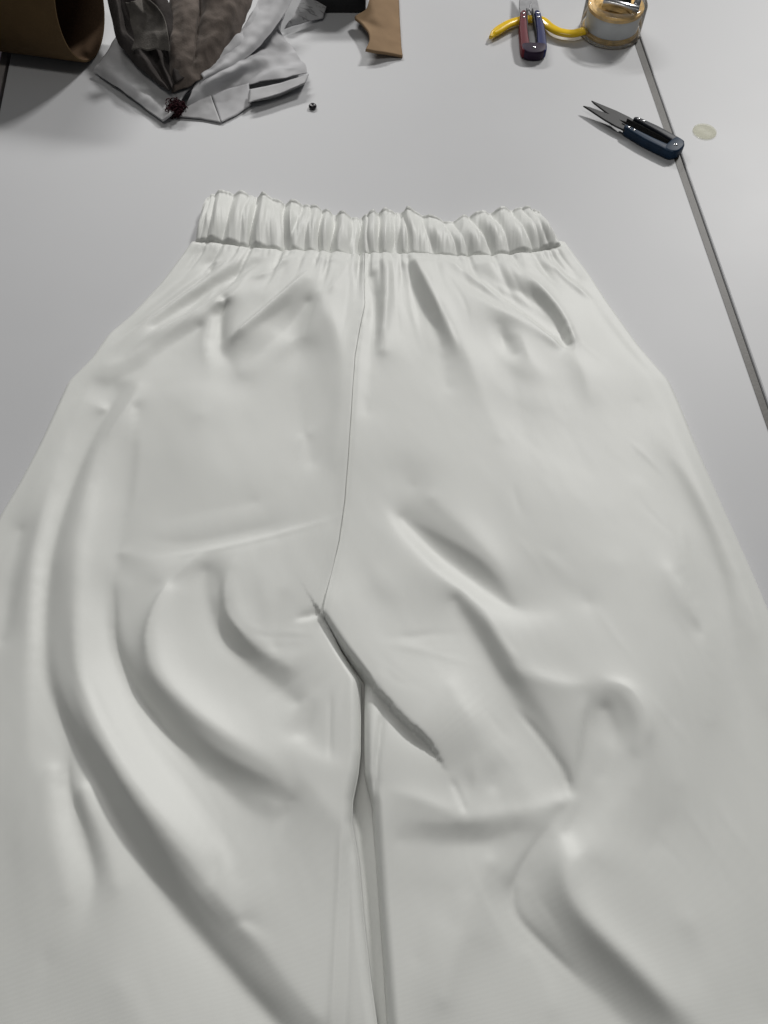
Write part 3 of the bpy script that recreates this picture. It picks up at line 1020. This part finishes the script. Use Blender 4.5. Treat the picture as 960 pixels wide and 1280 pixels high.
mesh_obj("waistband", V, F, M['cloth'], trousers)

# ------------------------------------------------------------------ thread snips
def rounded(poly, r, n=5):
    out = []
    m = len(poly)
    for i in range(m):
        p, a, b = Vector(poly[i]), Vector(poly[i - 1]), Vector(poly[(i + 1) % m])
        da, db = (a - p), (b - p)
        rr = min(r, da.length * .45, db.length * .45)
        s, e = p + da.normalized() * rr, p + db.normalized() * rr
        for k in range(n + 1):
            t = k / n
            out.append(tuple((s * (1 - t) ** 2 + p * 2 * t * (1 - t) + e * t * t)))
    return out


navy = pmat("navy_plastic", (0.006, 0.026, 0.060), rough=0.5, spec=0.28, var=0.2, vscale=120, rvar=0.06)
black_blue = pmat("black_plastic", (0.010, 0.013, 0.022), rough=0.45, spec=0.35, var=0.2, vscale=120)
black_steel = pmat("black_steel", (0.010, 0.010, 0.011), rough=0.55, metal=0.0, var=0.3, vscale=200, bump=0.1, bscale=900)
red_pl = pmat("dark_red_plastic", (0.13, 0.008, 0.018), rough=0.5, spec=0.25, var=0.15, vscale=120)
blue_pl = pmat("dark_blue_plastic", (0.010, 0.016, 0.10), rough=0.5, spec=0.25, var=0.15, vscale=120)
purple_pl = pmat("dark_purple_plastic", (0.022, 0.008, 0.030), rough=0.5, spec=0.25, var=0.2, vscale=120)
chrome = pmat("bright_steel", (0.62, 0.62, 0.63), rough=0.22, metal=1.0, var=0.08, vscale=150)
grey_steel = pmat("grey_steel", (0.36, 0.36, 0.37), rough=0.35, metal=0.9, var=0.15, vscale=150)

def snips(loc, rz, mats, label, end_m, length=0.116, spread=0.0, zoff=0.0, tilt=0.0):
    """local x runs from the sprung tail (0) to the blade tips"""
    arm_a, arm_b, blade_m, rivet_m = mats
    root = empty("thread_snips", loc, rz)
    tag(root, label, "snips", "thread snips on the table")
    k = length / 0.116
    w = 0.0120
    for s, am in ((1, arm_a), (-1, arm_b)):
        sp_ = spread * s
        arm = [(0.001, 0.0003 * s), (0.001, w * s), (0.008, (w + .0012) * s), (0.036, (w + .0010 + sp_ * s * .3) * s), (0.060, (w - .0018 + sp_ * s * .55) * s), (0.063, (w - .0046 + sp_ * s * .55) * s),
               (0.062, 0.0044 * s + sp_ * .55), (0.054, 0.0046 * s + sp_ * .5), (0.030, 0.0048 * s + sp_ * .2), (0.013, 0.0040 * s), (0.010, 0.0003 * s)]
        arm = [(x * k, y * k) for x, y in arm]
        if s < 0: arm = arm[::-1]
        bm = prism(rounded(arm, .003 * k, 4), 0.0005, 0.0088, 0.0014, 3)
        a = bm_obj("handle", bm, am, root, True, 40)
        # dark steel spring strip showing inside the slot
        st = [(0.011, 0.0034 * s), (0.030, 0.0040 * s + sp_ * .2), (0.068, 0.0022 * s + sp_ * .6), (0.068, 0.0036 * s + sp_ * .6), (0.030, 0.0058 * s + sp_ * .2), (0.011, 0.0049 * s)]
        st = [(x * k, y * k) for x, y in st]
        if s < 0: st = st[::-1]
        bm_obj("spring_arm", prism(st, 0.0015, 0.0068, 0.0003, 1), black_steel, root)
        tip = 0.0048 * s + sp_
        bl = [(0.054, 0.0098 * s + sp_ * .5), (0.070, 0.0106 * s + sp_ * .65), (0.086, 0.0094 * s + sp_ * .8), (0.102, 0.0068 * s + sp_ * .95), (0.116, tip), (0.112, 0.0030 * s + sp_),
              (0.094, -0.0006 * s + sp_ * .9), (0.080, -0.0030 * s + sp_ * .8), (0.066, 0.0012 * s + sp_ * .6)]
        bl = [(x * k, y * k) for x, y in bl]
        if s < 0: bl = bl[::-1]
        z0 = 0.0045 if s > 0 else 0.0025
        bm_obj("blade", prism(bl, z0, z0 + 0.0017, 0.0004, 1), blade_m, root, False)
        for t in (0.051, 0.057):
            bm = lathe([(0, 0.0094), (0.0009, 0.0093), (0.0014, 0.0089), (0.0014, 0.0080)], 12)
            rv = bm_obj("rivet", bm, rivet_m, root, True)
            rv.location = (t * k, (0.0074 * s + sp_ * .5) * k, 0)
    cap = [(0.0135, -w * .55), (0.0120, -w - .0006), (0.004, -w - .0004), (-.0016, -w * .62), (-.0026, 0), (-.0016, w * .62), (0.004, w + .0004), (0.0120, w + .0006), (0.0135, w * .55)]
    bm_obj("spring_end", prism(rounded([(x * k, y * k) for x, y in cap], .003, 4), 0.0003, 0.0091, 0.0016, 3), end_m, root, True, 40)
    bm = lathe([(0, 0.0098), (0.0010, 0.0097), (0.0018, 0.0093), (0.0018, 0.0085)], 14)
    rv = bm_obj("rivet", bm, rivet_m, root, True)
    rv.location = (0.0055 * k, 0, 0)
    root.location.z = zoff
    root.rotation_euler = (0, tilt, rz)
    return root


tail, head = at(848, 190, .004), at(734, 130, .004)
dv = head - tail
snips((tail.x, tail.y, 0), math.atan2(dv.y, dv.x), (navy, black_blue, black_steel, chrome),
      "navy and black thread snips with open black blades lying across the table joint", navy, length=dv.length * 1.0, spread=0.0035)
tail, head = at(668, 65, .008), at(658, -22, .012)
dv = head - tail
snips((tail.x, tail.y, 0), math.atan2(dv.y, dv.x), (red_pl, blue_pl, grey_steel, chrome),
      "thread snips with one dark red and one blue handle lying on the yellow strip", purple_pl, length=0.110, spread=0.0, zoff=0.0002, tilt=math.radians(-4.2))

# ------------------------------------------------------------------ yellow strip
yellow = pmat("yellow_vinyl", (0.92, 0.60, 0.02), rough=0.22, spec=0.5, var=0.08, vscale=90, coat=0.3)
pts = [(613, 47, .004), (620, 40, .0045), (634, 31, .005), (648, 26, .0045), (664, 23.5, .0045), (678, 26, .005), (688, 34, .006), (700, 40, .006), (716, 42, .006), (732, 38, .006)]
path = [Vector(p) for p in crom([tuple(at(*p)) for p in pts], 60)]
rx = [0.0050 * (0.35 + 0.65 * min(1, i / 8)) for i in range(60)]
ry = [0.0027 if i > 3 else 0.0018 for i in range(60)]
bm = tube_mesh(path, rx, ry, 16)
for v in bm.verts:
    v.co.z = max(v.co.z, 0.0008)
ys_ = bm_obj("yellow_strip", bm, yellow, None, True)
tag(ys_, "glossy yellow plastic strip curling out of the round clear box", "strip")
path2 = [p + Vector((0.0004, -0.0013, 0.0022)) for p in path[2:56]]

# ------------------------------------------------------------------ round clear box
bc = at(763, 46)
box = empty("round_box", (bc.x, bc.y + 0.008, 0))
tag(box, "round clear plastic box with gold rims and a metal buckle on its lid", "box")
gold = pmat("gold_card", (0.75, 0.48, 0.14), rough=0.35, metal=0.25, var=0.25, vscale=160, bump=0.1)
gold_top = pmat("worn_gold_lid", (0.72, 0.46, 0.15), rough=0.40, metal=0.2, var=0.35, vscale=130, bump=0.3, bscale=500, detail=6)
band_m = pmat("pale_grey_band", (0.74, 0.77, 0.80), rough=0.35, var=0.05, vscale=60)
clear = clear_mat("clear_plastic", (0.97, 0.97, 0.96), base=0.04, rough=0.08, haze=0.10)
R0 = 0.0285
bm_obj("band", lathe([(0, 0.0070), (R0 - .003, 0.0070), (R0 - .003, 0.0225), (R0 - .0045, 0.0225), (0, 0.0225)], 72), band_m, box, True, 35)
bm_obj("lower_rim", lathe([(0, 0.0022), (R0 - .002, 0.0022), (R0 - .0015, 0.0030), (R0 - .0015, 0.0048), (R0 - .0025, 0.0054), (R0 - .003, 0.0066), (0, 0.0066)], 72), gold, box, True, 35)
bm_obj("lid", lathe([(0, 0.0252), (R0 - .0085, 0.0252), (R0 - .0075, 0.0262), (R0 - .0040, 0.0266), (R0 - .0022, 0.0256), (R0 - .0022, 0.0228), (0, 0.0228)], 72), gold_top, box, True, 35)
bm_obj("shell", lathe([(0, 0.0006), (R0 + .0004, 0.0006), (R0 + .0014, 0.0016), (R0 + .0008, 0.0060), (R0 + .0006, 0.0270), (R0 - .0004, 0.0290), (R0 - .0030, 0.0298), (R0 - .006, 0.0296)], 72), clear, box, True, 60)
# buckle: a bent frame with a tongue
fr_o = [(-.0145, -.0085), (.0145, -.0085), (.0145, .0085), (-.0145, .0085)]
bk = empty("x") if False else None
bm = bmesh.new()
def bar(bm, x0, x1, y0, y1, z0, z1):
    r = bmesh.ops.create_cube(bm, size=1)
    for v in r['verts']:
        v.co = Vector(((x0 + x1) / 2 + v.co.x * (x1 - x0), (y0 + y1) / 2 + v.co.y * (y1 - y0), (z0 + z1) / 2 + v.co.z * (z1 - z0)))
bar(bm, -.0150, .0150, -.0095, -.0055, 0, .0060)
bar(bm, -.0148, -.0100, -.0053, .0095, .0004, .0058)
bar(bm, .0095, .0148, -.0053, .0095, .0004, .0058)
bar(bm, -.0098, .0093, .0062, .0096, .0006, .0050)
bmesh.ops.bevel(bm, geom=bm.edges[:], offset=.0010, segments=2, affect='EDGES', profile=.5)
for v in bm.verts:
    v.co.z += 0.0016 * math.cos(v.co.x / .015 * 1.4)
b_o = bm_obj("buckle", bm, chrome, box, True, 30)
b_o.scale = (1.15, 1.15, 1.6)
b_o.location = (0.003, -0.0035, 0.0272)
b_o.rotation_euler = (math.radians(14), math.radians(5), math.radians(-16))
bm = bmesh.new()
bar(bm, -.0085, .0075, -.0035, .0045, .0005, .0030)
bmesh.ops.bevel(bm, geom=bm.edges[:], offset=.0007, segments=2, affect='EDGES', profile=.5)
t_o = bm_obj("tongue", bm, black_steel, b_o, True, 30)

# ------------------------------------------------------------------ clear disc, bead
dc = at(880.5, 165)
disc_m = clear_mat("cream_clear_plastic", (0.97, 0.97, 0.93), base=0.0, rough=0.25, fres=1.06, haze=0.16, haze_col=(.72, .70, .60))
dd = bm_obj("clear_disc", lathe([(0, 0.0004), (0.0100, 0.0004), (0.0104, 0.0006), (0.0104, 0.0009), (0.0100, 0.0011), (0, 0.0011)], 48), disc_m, None, True, 40)
dd.location = dc
tag(dd, "small clear plastic disc lying on the table right of the joint", "disc")
bc = at(391, 135)
bead_m = pmat("black_bead", (0.012, 0.010, 0.014), rough=0.2, var=0.2, vscale=300)
bd = bm_obj("bead", lathe([(0, 0.0001), (0.0024, 0.0002), (0.0036, 0.0012), (0.0036, 0.0022), (0.0026, 0.0034), (0.0014, 0.0036), (0.0008, 0.0028), (0, 0.0026)], 24), bead_m, None, True)
bd.location = bc
tag(bd, "tiny black bead alone on the bare table above the waistband", "bead")

# ------------------------------------------------------------------ cardboard roll
RT = 0.045
end_c = at(101, 7, RT)
axis = Vector((-0.975, 0.20, 0)).normalized()
Lr = 0.42
n = 96
bm = bmesh.new()
prof = [(RT, 0), (RT, Lr), (RT - .0022, Lr), (RT - .0022, 0)]
side = Vector((-axis.y, axis.x, 0))
def ring(r, t):
    return [bm.verts.new(axis * t + side * r * math.cos(2 * math.pi * k / n) + Vector((0, 0, RT + .0003 + r * math.sin(2 * math.pi * k / n)))) for k in range(n)]
stations = [0, .0008] + list(np.linspace(.02, Lr, 14))
outer = [ring(RT - (.0006 if i == 0 else 0), t) for i, t in enumerate(stations)]
inner = [ring(RT - .0024 + (.0004 if i == 0 else 0), t) for i, t in enumerate(stations)]
for Rg, flip in ((outer, 1), (inner, -1)):
    for A, B in zip(Rg[:-1], Rg[1:]):
        for k in range(n):
            f = bm.faces.new((A[k], A[(k + 1) % n], B[(k + 1) % n], B[k]))
            f.material_index = 0 if flip > 0 else 1
for k in range(n):
    bm.faces.new((outer[0][k], inner[0][k], inner[0][(k + 1) % n], outer[0][(k + 1) % n]))
    bm.faces.new((outer[-1][k], inner[-1][k], inner[-1][(k + 1) % n], outer[-1][(k + 1) % n]))
roll = bm_obj("cardboard_tube", bm, M['card'], None, True, 40)
roll.data.materials.append(M['card_in'])
roll.location = (end_c.x, end_c.y, 0)
tag(roll, "wide brown cardboard tube lying with its open end beside the fabric heap", "tube")

# ------------------------------------------------------------------ cardboard offcut
rails = [[(466, -14, .018), (461, 2, .016), (457, 12, .013), (443, 21, .009), (453, 29, .011), (461, 40, .012), (462, 50, .011), (457, 62, .010)],
         [(466, -14, .017), (468, 8, .015), (470, 24, .013), (474, 36, .010), (475, 50, .009), (473, 65, .008)],
         [(484, -14, .010), (486, 8, .009), (487, 26, .008), (488, 40, .007), (489, 54, .006), (489, 67, .005)],
         [(498, -14, .003), (499, 10, .003), (500, 28, .003), (501, 44, .003), (502, 58, .003), (503.5, 70, .0025)]]
oc = sheet("cardboard_offcut", rails, M['card_piece'], None, 26, 40, .0006, 50, .0022, 3, zmin=.0028)
tag(oc, "bent brown cardboard offcut with a torn curved left edge", "cardboard")

# ------------------------------------------------------------------ heap: packets, cloth, lint
paper = pmat("pale_paper", (0.46, 0.46, 0.47), rough=0.55, spec=0.3, var=0.10, vscale=55, bump=0.2, bscale=160)
film = pmat("pale_plastic_film", (0.50, 0.50, 0.515), rough=0.62, spec=0.25, var=0.13, vscale=38, bump=0.12, bscale=140)
taupe = pmat("taupe_mesh", (0.135, 0.112, 0.098), rough=0.95, spec=0.05, var=0.32, vscale=95, bump=0.25, bscale=900, sheen=0.1, detail=6)
dark_cloth = pmat("charcoal_cloth", (0.060, 0.054, 0.052), rough=0.95, spec=0.05, var=0.2, vscale=80, bump=0.5, bscale=500)
grey_cloth = pmat("grey_brown_cloth", (0.13, 0.12, 0.11), rough=0.85, spec=0.15, var=0.3, vscale=70, bump=0.5, bscale=700)

def add_weave(m, sc, strength):
    nt = m.node_tree
    b = nt.nodes["Principled BSDF"]
    tc = nt.nodes.new("ShaderNodeTexCoord")
    bk = nt.nodes.new("ShaderNodeTexChecker")
    bk.inputs["Scale"].default_value = sc
    nt.links.new(tc.outputs["Object"], bk.inputs["Vector"])
    bp = nt.nodes.new("ShaderNodeBump")
    bp.inputs["Strength"].default_value = strength
    bp.inputs["Distance"].default_value = 0.0006
    nt.links.new(bk.outputs["Fac"], bp.inputs["Height"])
    src = b.inputs["Normal"].links[0].from_socket if b.inputs["Normal"].links else None
    if src: nt.links.new(src, bp.inputs["Normal"])
    nt.links.new(bp.outputs["Normal"], b.inputs["Normal"])


add_weave(taupe, 520, 0.35)
# left packet: a flat pale packet with a slanting front edge
rails = [[(116, 88, .0050), (160, 119, .0050), (203, 151, .0045)],
         [(121, 81, .0085), (166, 110, .0085), (214, 143, .0070)],
         [(128, 72, .0080), (172, 100, .0090), (222, 131, .0075)],
         [(142, 50, .0120), (184, 82, .0125), (234, 114, .0110)],
         [(170, 10, .0140), (210, 50, .0150), (262, 92, .0130)]]
o = sheet("paper_packet", rails, paper, None, 40, 50, .0013, 45, .0016, 1, zmin=.004)
tag(o, "flat pale paper packet under the left side of the fabric heap", "packet")
# wide crumpled pale film spreading right
rails = [[(228, 140, .0020), (262, 122, .0070), (300, 109, .0065), (345, 101, .0060), (384, 94, .0050)],
         [(236, 120, .0120), (270, 107, .0120), (310, 94, .0090), (350, 84, .0075), (382, 84, .0070)],
         [(246, 102, .0160), (284, 88, .0200), (322, 74, .0150), (352, 68, .0100), (376, 74, .0070)],
         [(262, 84, .0220), (300, 64, .0190), (330, 54, .0130), (350, 50, .0090), (368, 62, .0060)],
         [(284, 56, .0260), (310, 44, .0240), (332, 36, .0170), (345, 36, .0100), (358, 46, .0060)],
         [(308, 26, .0280), (324, 20, .0250), (338, 20, .0200), (346, 24, .0150), (352, 32, .0100)],
         [(330, -14, .0300), (340, -12, .0280), (350, -10, .0250), (356, -8, .0200), (362, -6, .0160)]]
o = sheet("plastic_wrap", rails, film, None, 100, 100, .0048, 30, .0005, 2, zmin=.003)
tag(o, "crumpled pale plastic wrap spreading right from under the taupe cloth", "wrap")
# folded envelope in front
env_o = empty("folded_envelope", tuple(at(270, 140)))
tag(env_o, "small folded pale envelope in front of the crumpled wrap", "envelope")
def flap(name, rails, mat, thick, seed, parent, cr=.0006, zmin=.0012, sr=False):
    o = sheet(name, rails, mat, parent, 16, 18, cr, 60, thick, seed, smooth_rails=sr, zmin=zmin)
    for v in o.data.vertices:
        v.co -= parent.location if False else Vector(parent.location)
    return o
flap("front_flap", [[(224, 146, 0.0020), (250, 148, 0.0020), (276, 153, 0.0019)], [(238, 124, 0.0062), (250, 121, 0.0068), (263, 118, 0.0074)]], paper, .0006, 4, env_o)
flap("side_flap", [[(276.5, 153, .0018), (296, 143, 0.0020), (314, 131, 0.0020)], [(264, 118, 0.0074), (288, 110, 0.0080), (311, 104, 0.0074)]], film, .0006, 5, env_o)
# thin layered slips at the right
for q, (dy, zz, sd_) in enumerate(((0, .0085, 6), (5, .0052, 7), (10, .0022, 8))):
    rails = [[(310, 128 - dy * .1, zz), (345, 118 + dy * .3, zz), (381, 103 + dy * .1, zz + .0015)],
             [(312, 112, zz + .001), (350, 104, zz + .001), (386, 92, zz + .002)]]
    o = sheet("paper_slip", rails, paper, None, 12, 26, .0007, 55, .0005, sd_, zmin=.0012)
    tag(o, ("thin pale slip, top of the layers right of the envelope", "thin pale slip, middle of the layers right of the envelope", "thin pale slip, lowest of the layers right of the envelope")[q], "paper slip", "slips of paper right of the envelope")
# upper right folded paper with print
print_m = pmat("printed_paper", (0.47, 0.47, 0.48), rough=0.6, spec=0.3, var=0.06, vscale=90, bump=0.1)
def add_print(m, sc, dark):
    nt = m.node_tree
    b = nt.nodes["Principled BSDF"]
    src = b.inputs["Base Color"].links[0].from_socket
    tc = nt.nodes.new("ShaderNodeTexCoord")
    mp = nt.nodes.new("ShaderNodeMapping")
    mp.inputs["Rotation"].default_value = (0, 0, 0.4)
    mp.inputs["Scale"].default_value = (sc, sc * 3.2, sc)
    n = nt.nodes.new("ShaderNodeTexNoise")
    n.inputs["Scale"].default_value = 1.0
    n.inputs["Detail"].default_value = 2.0
    r = nt.nodes.new("ShaderNodeValToRGB")
    r.color_ramp.elements[0].position = 0.36
    r.color_ramp.elements[1].position = 0.44
    r.color_ramp.elements[0].color = (dark, dark, dark, 1)
    r.color_ramp.elements[1].color = (1, 1, 1, 1)
    mx = nt.nodes.new("ShaderNodeMix")
    mx.data_type = 'RGBA'
    mx.blend_type = 'MULTIPLY'
    mx.inputs["Factor"].default_value = 1.0
    nt.links.new(tc.outputs["Object"], mp.inputs["Vector"])
    nt.links.new(mp.outputs["Vector"], n.inputs["Vector"])
    nt.links.new(n.outputs["Fac"], r.inputs["Fac"])
    nt.links.new(src, mx.inputs[6])
    nt.links.new(r.outputs["Color"], mx.inputs[7])
    nt.links.new(mx.outputs[2], b.inputs["Base Color"])


add_print(print_m, 160, .55)
rails = [[(356, 36, 0.0044), (380, 28, 0.0044), (404, 22, 0.0038)], [(366, 20, 0.0116), (388, 12, 0.0104), (406, 15, 0.0056)], [(384, -14, 0.0164), (400, -12, 0.0140), (414, -10, 0.0092)]]
o = sheet("printed_leaflet", rails, print_m, None, 18, 22, .0008, 45, .0012, 9, zmin=.003)
tag(o, "folded pale leaflet between the wrap and the cardboard offcut", "leaflet")
# black block behind, at the top edge
bmn = at(425, 12)
bm = bmesh.new()
bar(bm, -.034, .026, 0, .09, .0005, .035)
bmesh.ops.bevel(bm, geom=bm.edges[:], offset=.002, segments=2, affect='EDGES', profile=.5)
o = bm_obj("black_block", bm, pmat("matt_black", (0.008, 0.008, 0.009), rough=0.6, var=0.3, vscale=60, bump=0.2), None, True, 35)
o.location = (bmn.x, at(0, 17).y, 0)
tag(o, "matt black block at the top edge behind the cardboard offcut", "block")

rails = [[(250, 92, .018), (276, 70, .020), (298, 44, .022), (316, 14, .026), (332, -18, .030)],
         [(254, 97, .018), (284, 78, .021), (310, 56, .023), (335, 22, .027), (356, -16, .032)],
         [(252, 102, .014), (288, 86, .017), (320, 62, .018), (348, 28, .022), (374, -14, .026)]]
o = sheet("pale_cloth", rails, film, None, 36, 60, .0014, 50, .0008, 21, zmin=.010)
tag(o, "narrow pale cloth strip along the lower right edge of the taupe cloth", "cloth")
# dark cloth at the left of the heap
rails = [[(134, -16, .036), (138, 18, .030), (146, 50, .022), (172, 84, .016), (208, 113, .014)],
         [(143, -16, .046), (147, 16, .040), (156, 46, .030), (182, 80, .022), (210, 112, .017)],
         [(152, -16, .036), (157, 14, .030), (168, 42, .022), (190, 74, .018), (212, 110, .016)],
         [(164, -16, .048), (170, 12, .042), (178, 36, .032), (197, 66, .026), (214, 108, .020)],
         [(176, -16, .038), (182, 12, .034), (188, 32, .026), (204, 60, .022), (217, 104, .018)],
         [(190, -16, .050), (195, 10, .046), (202, 30, .038), (212, 58, .030), (221, 100, .022)],
         [(206, -16, .046), (212, 10, .040), (218, 34, .034), (226, 60, .028), (234, 96, .020)]]
o = sheet("charcoal_cloth", rails, dark_cloth, None, 80, 70, .0042, 28, .0010, 12, zmin=.008)
tag(o, "charcoal cloth crumpled between the cardboard tube and the taupe cloth", "cloth")
rails = [[(156, 4, .052), (160, 14, .047), (163, 28, .042), (167, 44, .036), (163, 60, .030)],
         [(166, 0, .058), (174, 10, .052), (180, 24, .044), (184, 42, .040), (184, 62, .034)],
         [(176, -4, .052), (186, 8, .048), (194, 22, .046), (200, 42, .042), (204, 62, .036)],
         [(186, -4, .058), (196, 8, .054), (206, 24, .050), (212, 44, .044), (214, 64, .036)]]
o = sheet("grey_cloth", rails, grey_cloth, None, 50, 50, .0040, 38, .0010, 14, zmin=.02)
tag(o, "small grey brown cloth lying on the charcoal cloth", "cloth")
# taupe mesh cloth on top
rails = [[(214, -20, .034), (212, 20, .030), (211, 60, .025), (212, 92, .018), (212, 114, .010)],
         [(217, -20, .042), (216, 20, .038), (215, 60, .031), (216, 90, .022), (217, 115, .012)],
         [(232, -20, .045), (230, 18, .041), (228, 56, .034), (226, 88, .024), (226, 113, .013)],
         [(246, -20, .043), (246, 16, .039), (242, 52, .033), (238, 84, .024), (236, 110, .014)],
         [(250, -20, .038), (251, 12, .035), (246, 48, .031), (242, 80, .024), (243, 106, .015)],
         [(256, -20, .047), (257, 12, .042), (252, 46, .034), (248, 77, .025), (250, 101, .016)],
         [(274, -20, .049), (273, 12, .044), (267, 42, .036), (262, 68, .027), (262, 91, .018)],
         [(292, -20, .046), (289, 10, .042), (282, 36, .035), (276, 58, .027), (275, 78, .019)],
         [(306, -20, .040), (302, 6, .037), (296, 28, .032), (290, 46, .026), (286, 65, .021)],
         [(322, -20, .032), (316, 4, .029), (309, 22, .026), (302, 38, .024), (297, 53, .022)]]
o = sheet("taupe_cloth", rails, taupe, None, 140, 110, .0030, 48, .0010, 15, zmin=.008)
tag(o, "taupe mesh cloth with deep folds on top of the heap", "cloth")

# lint tangle
lint = pmat("maroon_lint", (0.035, 0.012, 0.016), rough=0.9, spec=0.1, var=0.7, vscale=400)
lc = at(222, 143)
bm = bmesh.new()
rnd = random.Random(5)
for q in range(90):
    p = Vector((rnd.gauss(0, .0035), rnd.gauss(0, .0035), .005 + rnd.uniform(-.002, .004)))
    d = Vector((rnd.gauss(0, 1), rnd.gauss(0, 1), rnd.gauss(0, .6))).normalized()
    pts_ = []
    for s_ in range(12):
        pts_.append(p.copy())
        c0 = Vector((0, 0, .0055)) - p
        d = (d + Vector((rnd.gauss(0, .6), rnd.gauss(0, .6), rnd.gauss(0, .5))) + c0 * 90).normalized()
        p = p + d * .0022
        p.z = max(p.z, .0008)
    b2 = tube_mesh(pts_, .00045, .00045, 5)
    tmp = bpy.data.meshes.new("t")
    b2.to_mesh(tmp)
    b2.free()
    bm.from_mesh(tmp)
    bpy.data.meshes.remove(tmp)
o = bm_obj("lint_tangle", bm, lint, None, True)
o.location = lc
tag(o, "dark maroon tangle of thread lint at the tip of the paper packet", "lint", kind="stuff")
